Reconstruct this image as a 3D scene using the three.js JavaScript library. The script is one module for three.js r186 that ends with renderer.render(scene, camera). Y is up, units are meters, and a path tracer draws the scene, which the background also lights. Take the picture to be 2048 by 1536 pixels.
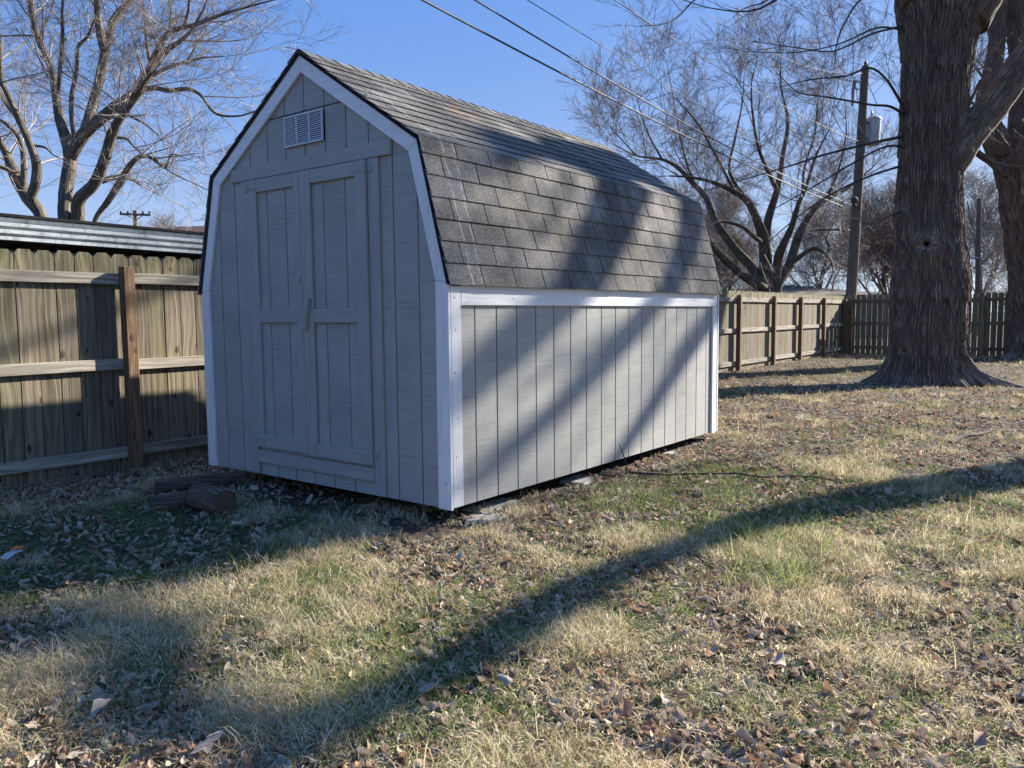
import * as THREE from 'three';
import { mergeGeometries } from 'three/addons/utils/BufferGeometryUtils.js';

// ------------------------------------------------------------------ camera, sky, sun, exposure
const scene = new THREE.Scene();
const V = (x, y, z) => new THREE.Vector3(x, y, z);
const FOC = 1596, LIFT = 0.1;                       // focal length in photo pixels; the fit's zero is the shed floor, 0.1 m above the lawn
const EYE = V(4.1986, 1.1027 + LIFT, 3.3028);
const AXR = V(0.79331, -0.00943, -0.60874), AXU = V(-0.0453, 0.99619, -0.07447), AXF = V(-0.60712, -0.08665, -0.78987);
const camera = new THREE.PerspectiveCamera(2 * Math.atan(768 / FOC) * 180 / Math.PI, 4 / 3, 0.05, 900);
camera.position.copy(EYE);
camera.quaternion.setFromRotationMatrix(new THREE.Matrix4().makeBasis(AXR, AXU, AXF.clone().negate()));
scene.add(camera);

const renderer = new THREE.WebGLRenderer({ antialias: true });
renderer.setSize(1024, 768);
renderer.toneMapping = THREE.LinearToneMapping;
renderer.toneMappingExposure = 2.75;
renderer.shadowMap.enabled = true;

const SUN = V(0.335, 0.432, -0.8375).normalize();
const sun = new THREE.DirectionalLight(new THREE.Color(1.0, 0.93, 0.82), 5.0);
sun.position.copy(SUN).multiplyScalar(60);
sun.castShadow = true; sun.shadow.radius = 1.1;
sun.shadow.mapSize.set(4096, 4096);
Object.assign(sun.shadow.camera, { left: -30, right: 30, top: 30, bottom: -30, near: 1, far: 140 });
scene.add(sun, sun.target);

{ // clear winter sky: deep blue overhead, pale towards the horizon and around the sun
  const w = 1024, h = 512, a = new Float32Array(w * h * 4);
  const zen = [0.022, 0.083, 0.255], mid = [0.023, 0.101, 0.305], hor = [0.28, 0.33, 0.365];
  for (let j = 0; j < h; j++) for (let i = 0; i < w; i++) {
    const lon = ((i + 0.5) / w - 0.5) * 2 * Math.PI, lat = ((j + 0.5) / h - 0.5) * Math.PI;
    const d = V(Math.cos(lat) * Math.cos(lon), Math.sin(lat), Math.cos(lat) * Math.sin(lon));
    const e = Math.max(d.y, 0), cs = Math.max(-1, Math.min(1, d.dot(SUN)));
    const kh = Math.exp(-e / 0.16), kz = 1 - Math.exp(-e / 0.65);
    const glow = 0.24 * Math.exp((cs - 1) / 0.05) + 0.085 * Math.exp((cs - 1) / 0.3), o = (j * w + i) * 4;
    for (let k = 0; k < 3; k++) a[o + k] = (mid[k] * (1 - kz) + zen[k] * kz) * (1 - kh) + hor[k] * kh + glow * [0.9, 0.95, 0.95][k];
    a[o + 3] = 1;
  }
  const t = new THREE.DataTexture(a, w, h, THREE.RGBAFormat, THREE.FloatType);
  t.mapping = THREE.EquirectangularReflectionMapping; t.magFilter = t.minFilter = THREE.LinearFilter; t.needsUpdate = true;
  scene.background = t; scene.environment = t;
}

// ------------------------------------------------------------------ helpers
function rng(seed) { let s = seed >>> 0; return () => { s = (s + 0x6D2B79F5) | 0; let t = Math.imul(s ^ (s >>> 15), 1 | s); t = (t + Math.imul(t ^ (t >>> 7), 61 | t)) ^ t; return ((t ^ (t >>> 14)) >>> 0) / 4294967296; }; }
const rayOf = (px, py) => AXF.clone().addScaledVector(AXR, (px - 1024) / FOC).addScaledVector(AXU, (768 - py) / FOC);
const at = (px, py, depth) => EYE.clone().addScaledVector(rayOf(px, py), depth);
const onX = (px, py, X) => { const d = rayOf(px, py); return EYE.clone().addScaledVector(d, (X - EYE.x) / d.x); };
const onZ = (px, py, Z) => { const d = rayOf(px, py); return EYE.clone().addScaledVector(d, (Z - EYE.z) / d.z); };
const onY = (px, py, Y) => { const d = rayOf(px, py); return EYE.clone().addScaledVector(d, (Y - EYE.y) / d.y); };
const lerp = (a, b, t) => a + (b - a) * t, clamp = (x, a = 0, b = 1) => Math.min(b, Math.max(a, x));
const smooth = (a, b, x) => { const t = clamp((x - a) / (b - a)); return t * t * (3 - 2 * t); };
function hash2(i, j, s) { let h = Math.imul(i, 374761393) + Math.imul(j, 668265263) + Math.imul(s, 974634777); h = Math.imul(h ^ (h >>> 13), 1274126177); return ((h ^ (h >>> 16)) >>> 0) / 4294967296; }
function vnoise(x, y, s = 0, px = 1 << 20, py = 1 << 20) { // value noise with period px, py
  const i = Math.floor(x), j = Math.floor(y), fx = x - i, fy = y - j, u = fx * fx * (3 - 2 * fx), v = fy * fy * (3 - 2 * fy);
  const m = (a, p) => ((a % p) + p) % p, i0 = m(i, px), i1 = m(i + 1, px), j0 = m(j, py), j1 = m(j + 1, py);
  return lerp(lerp(hash2(i0, j0, s), hash2(i1, j0, s), u), lerp(hash2(i0, j1, s), hash2(i1, j1, s), u), v);
}
function fbm(x, y, s = 0, px = 1 << 20, py = 1 << 20, oct = 4) { let a = 0, w = 0.5, n = 0; for (let k = 0; k < oct; k++) { a += w * vnoise(x, y, s + k * 17, px, py); n += w; w *= 0.5; x *= 2; y *= 2; px *= 2; py *= 2; } return a / n; }

const taken = {};
function numbered(n) { const k = taken[n] = (taken[n] ?? -1) + 1; return k ? `${n}_${String(k).padStart(3, '0')}` : n; }
function tag(o, label, category, group, kind) { if (label) o.userData.label = label; if (category) o.userData.category = category; if (group) o.userData.group = group; if (kind) o.userData.kind = kind; return o; }
function thing(name, label, category, pos = [0, 0, 0], turn = 0, group) { const o = new THREE.Group(); o.name = numbered(name); o.position.set(...pos); o.rotation.y = turn; scene.add(o); return tag(o, label, category, group); }
function mesh(name, geo, mat, parent = scene) { const m = new THREE.Mesh(geo, mat); m.name = parent === scene ? numbered(name) : name; m.castShadow = m.receiveShadow = true; parent.add(m); return m; }

function tex(w, h, f, srgb = true) { // f(u, v) -> [r, g, b] in 0..1 (display values when srgb)
  const a = new Uint8Array(w * h * 4);
  for (let j = 0; j < h; j++) for (let i = 0; i < w; i++) { const c = f((i + 0.5) / w, (j + 0.5) / h), o = (j * w + i) * 4; for (let k = 0; k < 3; k++) a[o + k] = clamp(c[k]) * 255; a[o + 3] = 255; }
  const t = new THREE.DataTexture(a, w, h); t.wrapS = t.wrapT = THREE.RepeatWrapping; t.magFilter = THREE.LinearFilter; t.minFilter = THREE.LinearMipmapLinearFilter; t.generateMipmaps = true;
  if (srgb) t.colorSpace = THREE.SRGBColorSpace; t.needsUpdate = true; return t;
}
const grey = (x) => [x, x, x];
const std = (o) => new THREE.MeshStandardMaterial({ roughness: 0.85, metalness: 0, ...o });
const lin = (r, g, b) => new THREE.Color().setRGB(r, g, b);

// box with small chamfers and planar uv in metres (offset lets alike pieces show different grain). Axis 'grain' runs along v.
function board(w, h, d, { ch = 0.003, grain = 'y', ou = 0, ov = 0, su = 1, sv = 1 } = {}) {
  const x = w / 2, y = h / 2, z = d / 2, c = Math.min(ch, w / 3, h / 3, d / 3), P = [], I = [];
  const f = (a, b, cc, e) => { const k = P.length / 3; P.push(...a, ...b, ...cc, ...e); I.push(k, k + 1, k + 2, k, k + 2, k + 3); };
  const t3 = (a, b, cc) => { const k = P.length / 3; P.push(...a, ...b, ...cc); I.push(k, k + 1, k + 2); };
  const q = (sx, sy, sz, ax) => [sx * (ax === 0 ? x : x - c), sy * (ax === 1 ? y : y - c), sz * (ax === 2 ? z : z - c)];
  for (const s of [-1, 1]) {
    const o = (L) => s > 0 ? L : L.reverse();
    f(...o([q(s, -1, 1, 0), q(s, -1, -1, 0), q(s, 1, -1, 0), q(s, 1, 1, 0)]));
    f(...o([q(-1, s, 1, 1), q(1, s, 1, 1), q(1, s, -1, 1), q(-1, s, -1, 1)]));
    f(...o([q(-1, -1, s, 2), q(1, -1, s, 2), q(1, 1, s, 2), q(-1, 1, s, 2)]));
  }
  for (const a of [-1, 1]) for (const b of [-1, 1]) {
    const o = (L) => a * b > 0 ? L : L.reverse();
    f(...o([q(a, b, -1, 0), q(a, b, -1, 1), q(a, b, 1, 1), q(a, b, 1, 0)]));
    f(...o([q(a, -1, b, 2), q(a, -1, b, 0), q(a, 1, b, 0), q(a, 1, b, 2)]));
    f(...o([q(-1, a, b, 1), q(-1, a, b, 2), q(1, a, b, 2), q(1, a, b, 1)]));
    for (const e of [-1, 1]) t3(...(a * b * e > 0 ? [q(a, b, e, 0), q(a, b, e, 1), q(a, b, e, 2)] : [q(a, b, e, 2), q(a, b, e, 1), q(a, b, e, 0)]));
  }
  let g = new THREE.BufferGeometry();
  g.setAttribute('position', new THREE.Float32BufferAttribute(P, 3)); g.setIndex(I);
  g = g.toNonIndexed(); g.computeVertexNormals();
  return planarUV(g, { grain, ou, ov, su, sv });
}
function planarUV(g, { grain = 'y', ou = 0, ov = 0, su = 1, sv = 1 } = {}) {
  const p = g.attributes.position, n = g.attributes.normal, uv = new Float32Array(p.count * 2);
  for (let k = 0; k < p.count; k++) {
    const X = p.getX(k), Y = p.getY(k), Z = p.getZ(k), ax = Math.abs(n.getX(k)), ay = Math.abs(n.getY(k)), az = Math.abs(n.getZ(k));
    let along, across;
    if (grain === 'y') { along = ay > 0.8 ? Z * 0.3 : Y; across = ax > az ? Z + 0.31 : X; }
    else if (grain === 'x') { along = ax > 0.8 ? Z * 0.3 : X; across = az > ay ? Y : Z + 0.31; }
    else { along = az > 0.8 ? X * 0.3 : Z; across = ax > ay ? Y : X + 0.31; }
    uv[2 * k] = across * su + ou; uv[2 * k + 1] = along * sv + ov;
  }
  g.setAttribute('uv', new THREE.BufferAttribute(uv, 2)); return g;
}
const move = (g, x, y, z) => g.translate(x, y, z);
// a flat polygon (x, y pairs) pushed out to thickness t towards -z, front face at z = 0
function slab(pts, t, grain = 'y', opt = {}) {
  const s = new THREE.Shape(pts.map(([x, y]) => new THREE.Vector2(x, y))); if (opt.hole) s.holes.push(new THREE.Path(opt.hole.map(([x, y]) => new THREE.Vector2(x, y))));
  let g = new THREE.ExtrudeGeometry(s, { depth: t - 0.003, bevelEnabled: true, bevelThickness: 0.0015, bevelSize: 0.0015, bevelOffset: -0.0015, bevelSegments: 1 });
  g.translate(0, 0, -t + 0.0015); if (g.index) g = g.toNonIndexed(); g.computeVertexNormals(); return planarUV(g, { grain, ...opt });
}
// a smooth tapered tube through points
function tubeGeo(P, R, sides = 6, { closed = true, vs = 1, us = 1 } = {}) {
  const n = P.length, pos = [], idx = [], uv = [];
  let T = P[1].clone().sub(P[0]).normalize(), N = Math.abs(T.y) < 0.9 ? V(0, 1, 0) : V(1, 0, 0);
  N.addScaledVector(T, -N.dot(T)).normalize(); let len = 0;
  for (let i = 0; i < n; i++) {
    const t = (i < n - 1 ? P[i + 1].clone().sub(P[i]) : P[i].clone().sub(P[i - 1])); if (i > 0 && i < n - 1) t.add(P[i].clone().sub(P[i - 1])); t.normalize();
    N.addScaledVector(t, -N.dot(t)).normalize(); const B = t.clone().cross(N);
    if (i) len += P[i].distanceTo(P[i - 1]);
    for (let k = 0; k <= sides; k++) { const a = k / sides * Math.PI * 2, c = Math.cos(a), s = Math.sin(a), r = R[i]; pos.push(P[i].x + (N.x * c + B.x * s) * r, P[i].y + (N.y * c + B.y * s) * r, P[i].z + (N.z * c + B.z * s) * r); uv.push(k / sides * us * Math.max(1, Math.round(R[0] * 12)), len * vs); }
    T = t;
  }
  const w = sides + 1;
  for (let i = 0; i < n - 1; i++) for (let k = 0; k < sides; k++) { const a = i * w + k, b = a + 1, c = a + w, d = c + 1; idx.push(a, b, c, b, d, c); }
  if (closed) for (const [i, f] of [[0, 1], [n - 1, 0]]) { const k0 = pos.length / 3; pos.push(P[i].x, P[i].y, P[i].z); uv.push(0, 0); for (let k = 0; k < sides; k++) f ? idx.push(k0, i * w + k + 1, i * w + k) : idx.push(k0, i * w + k, i * w + k + 1); }
  const g = new THREE.BufferGeometry(); g.setAttribute('position', new THREE.Float32BufferAttribute(pos, 3)); g.setAttribute('uv', new THREE.Float32BufferAttribute(uv, 2)); g.setIndex(idx); g.computeVertexNormals(); return g;
}
function smoothPath(P, R, sub = 4) { // Catmull-Rom
  const c = new THREE.CatmullRomCurve3(P, false, 'centripetal'), n = (P.length - 1) * sub, o = [[], []];
  for (let i = 0; i <= n; i++) { const t = i / n, k = Math.min(P.length - 2, Math.floor(t * (P.length - 1))), f = t * (P.length - 1) - k; o[0].push(c.getPoint(t)); o[1].push(lerp(R[k], R[k + 1], f)); }
  return o;
}
const orient = (dir) => new THREE.Quaternion().setFromUnitVectors(V(0, 1, 0), dir.clone().normalize());

// ------------------------------------------------------------------ materials
// weathered softwood: long grain, knots, streaks; one tile is 0.6 m across and 2 m along
const KN = (() => { const r = rng(5); return Array.from({ length: 26 }, () => [r() * 1.2, r() * 2, 0.006 + r() * 0.013]); })();
function woodField(u, v) {
  let X = u * 1.2, Y = v * 2, k = 0, ring = 0;
  for (const [kx, ky, kr] of KN) {
    let dx = X - kx, dy = Y - ky; dx -= Math.round(dx / 1.2) * 1.2; dy -= Math.round(dy / 2) * 2;
    const q = Math.hypot(dx, dy / 1.7);
    if (q < kr * 5) { X += dx * 0.9 * Math.exp(-q * q / (kr * kr * 5)); k = Math.max(k, smooth(kr * 1.05, kr * 0.75, q)); ring = Math.max(ring, Math.exp(-((q - kr) ** 2) / (kr * kr * 0.06)) * 0.8); }
  }
  const wv = fbm(X / 1.2 * 8, Y / 2 * 3, 3, 8, 3, 3);
  const g1 = fbm(X / 1.2 * 28 + wv * 3, Y / 2 * 2, 8, 28, 2, 3), g2 = fbm(X / 1.2 * 180 + wv * 4, Y / 2 * 3, 21, 180, 3, 2), g3 = vnoise(X / 1.2 * 440, Y / 2 * 9, 31, 440, 9);
  const rings = 0.5 + 0.5 * Math.sin((X / 1.2 * 22 + wv * 3.2 + g1 * 0.8) * 6.283);
  return { g: 0.42 * g2 + 0.28 * rings * (0.5 + g1) + 0.18 * g1 + 0.12 * g3, k, ring, s: wv };
}
const WF = (() => { const w = 1024, h = 1024, o = []; for (let j = 0; j < h; j++) for (let i = 0; i < w; i++) o.push(woodField((i + 0.5) / w, (j + 0.5) / h)); return (u, v) => o[Math.min(h - 1, Math.floor(v * h)) * w + Math.min(w - 1, Math.floor(u * w))]; })();
const woodTex = (light, dark, knot, patch, algae) => tex(1024, 1024, (u, v) => { const f = WF(u, v), t = clamp((f.g - 0.25) * 1.9), p = smooth(0.42, 0.68, fbm(u * 9, v * 7, 77, 9, 7, 3)), al = algae ? smooth(0.66, 0.95, v + 0.5 * (fbm(u * 16, v * 9, 79, 16, 9, 4) - 0.5)) * (0.35 + 0.65 * smooth(0.3, 0.6, fbm(u * 60, v * 12, 81, 60, 12, 3))) + 0.22 * smooth(0.6, 0.8, fbm(u * 6, v * 5, 83, 6, 5, 3)) : 0; return [0, 1, 2].map((k) => lerp(lerp(lerp(lerp(dark[k], light[k], t), patch[k], p * 0.55), knot[k], Math.max(f.k * 0.75, f.ring * 0.45)), algae ? algae[k] * (0.75 + 0.5 * t) : 0, clamp(al) * 0.6)); });
const woodBump = tex(1024, 1024, (u, v) => { const f = WF(u, v); return grey(0.35 + 0.6 * f.g - 0.25 * f.ring); }, false);
const wGrey = woodTex([0.73, 0.67, 0.57], [0.46, 0.41, 0.34], [0.24, 0.18, 0.13], [0.62, 0.58, 0.52], [0.62, 0.60, 0.42]);
const wBrown = woodTex([0.58, 0.48, 0.37], [0.38, 0.30, 0.22], [0.24, 0.17, 0.12], [0.48, 0.39, 0.29]);
const wSilver = woodTex([0.78, 0.75, 0.69], [0.52, 0.49, 0.44], [0.26, 0.23, 0.2], [0.64, 0.62, 0.58]);
const wood = (m, c) => std({ map: m, color: c, bumpMap: woodBump, bumpScale: 0.004, roughness: 0.9 });
const MB = [wood(wGrey, lin(0.62, 0.62, 0.61)), wood(wGrey, lin(0.50, 0.50, 0.49)), wood(wGrey, lin(0.70, 0.69, 0.66)), wood(wGrey, lin(0.60, 0.63, 0.54)), wood(wGrey, lin(0.56, 0.58, 0.53))];
const MRail = wood(wSilver, lin(0.88, 0.87, 0.84)), MRailB = wood(wSilver, lin(0.72, 0.72, 0.66)), MPost = wood(wBrown, lin(0.85, 0.8, 0.75)), MPole = wood(wSilver, lin(0.34, 0.30, 0.26));

// rough-sawn painted siding: fine cross-wise saw marks and long grain, over the paint colour
const sideTex = tex(1024, 1024, (u, v) => { const s = fbm(u * 7, v * 160, 4, 7, 160, 3), t = fbm(u * 210, v * 10, 9, 210, 10, 2), b = fbm(u * 5, v * 5, 14, 5, 5, 3), sp = vnoise(u * 420, v * 420, 2, 420, 420); const x = 0.88 + 0.07 * (s - 0.5) + 0.05 * (t - 0.5) + 0.09 * (b - 0.5) + 0.06 * (sp - 0.5) - 0.045 * smooth(0.36, 0.2, s); return [x, x, x]; });
const sideBump = tex(1024, 1024, (u, v) => grey(0.55 * fbm(u * 7, v * 160, 4, 7, 160, 3) + 0.3 * fbm(u * 210, v * 10, 9, 210, 10, 2) + 0.15 * vnoise(u * 420, v * 420, 2, 420, 420)), false);
const PAINT = [0.385, 0.38, 0.35];
const siding = (k) => std({ map: sideTex, bumpMap: sideBump, bumpScale: 0.001, color: lin(PAINT[0] * k, PAINT[1] * k, PAINT[2] * k), roughness: 0.72 });
const MSide = [siding(1.22), siding(1.18), siding(1.25)];
const trimTex = tex(512, 512, (u, v) => grey(0.90 + 0.10 * fbm(u * 60, v * 4, 5, 60, 4, 3) - 0.05 * fbm(u * 6, v * 6, 8, 6, 6, 3)));
const trimBump = tex(512, 512, (u, v) => grey(fbm(u * 90, v * 5, 5, 90, 5, 3)), false);
const MDoorTrim = std({ map: trimTex, bumpMap: trimBump, bumpScale: 0.0015, color: lin(PAINT[0] * 1.04, PAINT[1] * 1.04, PAINT[2] * 1.04), roughness: 0.6 });
const MWhite = std({ map: trimTex, bumpMap: trimBump, bumpScale: 0.0012, color: lin(0.88, 0.88, 0.87), roughness: 0.5 });
const MBack = std({ color: lin(PAINT[0] * 0.95, PAINT[1] * 0.95, PAINT[2] * 0.95), roughness: 0.9 }), MDark = std({ color: lin(0.08, 0.08, 0.08), roughness: 0.9 });
const MSteel = std({ color: lin(0.35, 0.36, 0.38), roughness: 0.45, metalness: 0.7 });
const MBlackPaper = std({ color: lin(0.012, 0.012, 0.013), roughness: 0.9 });

const barkTex = (a, b, c) => tex(512, 512, (u, v) => { // plates are geometry on the big trunks; here only tone and fibre
  const w = fbm(u * 6, v * 6, 2, 6, 6, 3), r = Math.abs(fbm(u * 18 + w * 2, v * 2, 6, 18, 2, 4) - 0.5) * 2, f = fbm(u * 64, v * 40, 12, 64, 40, 2), p = fbm(u * 4, v * 4, 30, 4, 4, 3); const t = clamp(r * 2.2 + (f - 0.5) * 0.5); return [0, 1, 2].map((k) => lerp(lerp(a[k], b[k], t), c[k], smooth(0.5, 0.72, p) * 0.5)); });
const barkBump = tex(512, 512, (u, v) => { const w = fbm(u * 6, v * 6, 2, 6, 6, 3), r = Math.abs(fbm(u * 18 + w * 2, v * 2, 6, 18, 2, 4) - 0.5) * 2, f = fbm(u * 64, v * 40, 12, 64, 40, 2); return grey(clamp(r * 1.8) * 0.75 + f * 0.25); }, false);
const bkTrunk = barkTex([0.30, 0.258, 0.228], [0.555, 0.50, 0.445], [0.48, 0.41, 0.355]), bkLimb = barkTex([0.26, 0.23, 0.20], [0.56, 0.52, 0.46], [0.46, 0.43, 0.36]);
const MTrunk = std({ color: lin(0.98, 0.92, 0.85), map: bkTrunk, bumpMap: barkBump, bumpScale: 0.02, roughness: 0.95 });
const MLimb = std({ map: bkLimb, bumpMap: barkBump, bumpScale: 0.012, roughness: 0.9, color: lin(0.9, 0.9, 0.9) });
const MLimbDark = std({ map: bkLimb, bumpMap: barkBump, bumpScale: 0.012, roughness: 0.9, color: lin(0.6, 0.57, 0.55) });
const MTwig = std({ color: lin(0.17, 0.13, 0.11), roughness: 0.7 }), MTwigPale = std({ color: lin(0.28, 0.235, 0.2), roughness: 0.65 });

// ------------------------------------------------------------------ the lawn
function groundY(x, z) {
  let y = 0.03 * (fbm(x * 0.35 + 9, z * 0.35 + 4, 60) - 0.5) + 0.045 * (fbm(x * 1.6, z * 1.6, 61, 1 << 20, 1 << 20, 3) - 0.5);
  const near = Math.exp(-(((x - 0.6) / 2.2) ** 2) - (((z + 2) / 2.6) ** 2));
  y += near * (-0.012 + 0.018 * clamp(-z, 0, 4));
  y += -0.07 * smooth(-0.8, -2.4, x) * smooth(-2, 1.2, z);
  const dt = Math.hypot(x - 1.46, z + 12.5); y -= 0.09 * Math.exp(-dt * dt / 9);
  const far = Math.hypot(x, z); return y * (1 - smooth(60, 140, far));
}
{
  const grade = (lo, hi, step, ends) => { const o = []; for (let x = lo; x <= hi + 1e-6; x += step) o.push(x); let d = step, x = hi; while (x < ends) { d *= 1.35; x += d; o.push(x); } d = step; x = lo; while (x > -ends) { d *= 1.35; x -= d; o.unshift(x); } return o; };
  const xs = grade(-4, 7, 0.07, 420), zs = grade(-15, 4.5, 0.09, 420), pos = [], uv = [], idx = [];
  for (const z of zs) for (const x of xs) { pos.push(x, groundY(x, z), z); uv.push(x / 1.7, z / 1.7); }
  const w = xs.length; for (let j = 0; j < zs.length - 1; j++) for (let i = 0; i < w - 1; i++) { const a = j * w + i; idx.push(a, a + w, a + 1, a + 1, a + w, a + w + 1); }
  const g = new THREE.BufferGeometry(); g.setAttribute('position', new THREE.Float32BufferAttribute(pos, 3)); g.setAttribute('uv', new THREE.Float32BufferAttribute(uv, 2)); g.setIndex(idx); g.computeVertexNormals();
  const soil = tex(1024, 1024, (u, v) => { const a = fbm(u * 30, v * 30, 1, 30, 30, 3), b = vnoise(u * 170, v * 170, 3, 170, 170), c = fbm(u * 7, v * 7, 6, 7, 7, 3), d = vnoise(u * 60, v * 90, 8, 60, 90); const t = clamp(0.6 * a + 0.5 * b - 0.25), m = smooth(0.62, 0.75, d) * 0.5; return [lerp(lerp(0.15, 0.34, t), 0.52, m), lerp(lerp(0.125, 0.28, t) + (c - 0.5) * 0.1, 0.43, m), lerp(lerp(0.09, 0.19, t), 0.31, m)]; });
  const m = std({ map: soil, bumpMap: tex(512, 512, (u, v) => grey(fbm(u * 40, v * 40, 9, 40, 40, 3)), false), bumpScale: 0.03, roughness: 1 });
  tag(mesh('lawn_ground', g, m), 'uneven lawn of dormant grass and leaf litter', null, null, 'structure');
}

// ------------------------------------------------------------------ the shed
const shed = thing('barn_shed', 'grey barn-style wooden shed with white trim, double doors and gambrel shingle roof', 'shed', [0, LIFT, 0]);
const HX = 1.22, LZ = 3.69, WH = 1.285, KX = 1.012, KY = 2.085, AY = 2.745;
const roofY = (x) => { x = Math.abs(x); return x < KX ? lerp(AY, KY, x / KX) : lerp(KY, WH, (x - KX) / (HX - KX)); };
{
  const R = rng(11);
  // front wall: dark backing sheet, planks with real grooves
  const prof = (inset) => [[-HX + inset, 0.006], [HX - inset, 0.006], [HX - inset, WH], [KX - inset, KY], [0, AY - inset * 1.2], [-KX + inset, KY], [-HX + inset, WH]];
  const wallF = mesh('front_wall', move(slab(prof(0.03), 0.02, 'y', { hole: [[-0.176, 2.2], [-0.176, 2.376], [0.183, 2.376], [0.183, 2.2]] }), 0, 0, -0.05), MBack, shed); // open behind the gable vent
  const cuts = [-HX + 0.02, ...Array.from({ length: 11 }, (_, k) => -0.981 + 0.1962 * k), HX - 0.02], gap = 0.0045;
  const plankPoly = (x0, x1, y0, y1) => { // part of the gable between two grooves
    const xs = [x0, ...[-KX, 0, KX].filter((k) => k > x0 && k < x1), x1], top = xs.map((x) => [x, Math.min(y1, roofY(x) - 0.03)]);
    return top.every((p) => p[1] <= y0 + 0.01) ? null : [[x0, y0], [x1, y0], ...top.reverse().map(([x, y]) => [x, Math.max(y, y0 + 0.002)])];
  };
  for (let k = 0; k < cuts.length - 1; k++) for (const [y0, y1] of [...(k === 5 || k === 6 ? [[0, 2.198], [2.379, 2.397]] : [[0, 2.397]]), [2.404, 3]]) {
    const p = plankPoly(cuts[k] + gap, cuts[k + 1] - gap, y0, y1); if (!p) continue;
    mesh('plank', move(slab(p, 0.014, 'y', { ou: k * 0.317, ov: k * 0.171, su: 0.8, sv: 0.8 }), 0, 0, -0.02 + (R() - 0.5) * 0.001), MSide[k % 3], wallF);
  }
  // long walls
  for (const s of [1, -1]) {
    const wl = mesh('side_wall', move(board(0.02, WH - 0.03, LZ - 0.05), s * (HX - 0.06), WH / 2, -LZ / 2), MBack, shed);
    const zc = [-0.03, ...Array.from({ length: 17 }, (_, k) => -0.25 - 0.2017 * k), -LZ + 0.01];
    for (let k = 0; k < zc.length - 1; k++) {
      const z0 = zc[k] - gap, z1 = zc[k + 1] + gap, g = board(0.014, WH - 0.02, z0 - z1, { ch: 0.002, ou: k * 0.353, ov: k * 0.217, su: 0.8, sv: 0.8 });
      const m = mesh('plank', g, MSide[(k * 2 + (s > 0 ? 0 : 1)) % 3], wl); m.position.set(s * (HX - 0.027) + (R() - 0.5) * 0.001, (WH - 0.02) / 2 + 0.002, (z0 + z1) / 2);
    }
  }
  const wb = mesh('back_wall', move(slab(prof(0.03), 0.02), 0, 0, -LZ + 0.036), MBack, shed);
  for (let k = 0; k < cuts.length - 1; k++) { const p = plankPoly(cuts[k] + gap, cuts[k + 1] - gap, 0, 3); if (p) mesh('plank', move(slab(p, 0.014, 'y', { ou: k * 0.21, su: 0.8, sv: 0.8 }), 0, 0, -LZ + 0.028), MSide[k % 3], wb); }
  // floor frame under the walls
  mesh('floor_frame', move(board(2 * HX - 0.6, 0.09, LZ - 0.7), 0, -0.032, -LZ / 2), MPost, shed);

  // white trim, front and back: mitred boards that follow the gambrel
  const outer = [[HX, 0], [HX, WH], [KX, KY], [0, AY]], inner = [[1.121, 0], [1.124, WH + 0.012], [0.936, 2.028], [0, 2.637]];
  for (const zf of [0, -LZ]) for (const s of [1, -1]) for (let k = 0; k < 3; k++) {
    const e = 0.0012, q = [outer[k], outer[k + 1], inner[k + 1], inner[k]].map(([x, y], i) => [s * Math.max(x, s === 0 ? 0 : e), y + (i === 0 || i === 3 ? (k ? e : 0) : -e)]);
    mesh('trim_board', move(slab(s > 0 ? q.slice().reverse() : q, 0.019, k === 2 ? 'x' : 'y', { ou: k * 0.3 + s, ov: k * 0.4 }), 0, 0, zf ? zf + 0.0 : 0), MWhite, shed);
  }
  // white trim on the long sides
  for (const s of [1, -1]) {
    const X = s * (HX - 0.01);
    mesh('corner_board', move(board(0.019, 1.258, 0.088, { ou: 0.4 }), X, 0.637, -0.066), MWhite, shed);
    mesh('corner_board', move(board(0.019, 1.16, 0.088, { ou: 0.7 }), X, 0.575, -LZ + 0.064), MWhite, shed);
    mesh('eave_board', move(board(0.019, 0.118, LZ - 0.135, { grain: 'z', ou: 0.2 }), X - s * 0.002, 1.216, -LZ / 2 - 0.045), MWhite, shed);
  }
  const nail = new THREE.CylinderGeometry(0.0042, 0.0042, 0.002, 8), MNail = std({ color: lin(0.22, 0.2, 0.18), roughness: 0.6 });
  const nailX = nail.clone().rotateZ(Math.PI / 2), nailZ = nail.clone().rotateX(Math.PI / 2);
  for (const [y, z] of [[1.2, -0.055], [1.02, -0.06], [0.78, -0.048], [0.52, -0.07], [0.3, -0.05], [0.12, -0.064], [1.2, -0.6], [1.215, -1.4], [1.2, -2.3], [1.21, -3.2]]) mesh('nail', nailX, MNail, shed).position.set(HX + 0.0006 - (z < -0.2 ? 0.002 : 0), y, z);
  for (const [x, y] of [[1.19, 1.0], [1.16, 0.55], [1.18, 0.15], [-1.17, 0.9], [-1.16, 0.3], [1.08, 1.68], [0.55, 2.34], [-0.6, 2.31], [0.12, 2.62]]) mesh('nail', nailZ, MNail, shed).position.set(x, y, 0.0006);
  // door surround
  const F = 0.0; // trim face
  const bd = (name, x0, x1, y0, y1, z, parent, grain = 'y', t = 0.019, mat = MDoorTrim) => mesh(name, move(board(x1 - x0, y1 - y0, t, { grain, ou: R(), ov: R() }), (x0 + x1) / 2, (y0 + y1) / 2, z - t / 2), mat, parent);
  bd('door_header', -0.788, 0.79, 2.031, 2.119, F + 0.001, shed, 'x');
  bd('door_casing', -0.676, -0.588, 0.005, 2.028, F, shed);
  bd('door_casing', 0.592, 0.682, 0.005, 2.028, F, shed);
  bd('door_sill', -0.585, 0.589, 0.088, 0.176, F, shed, 'x');
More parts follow.
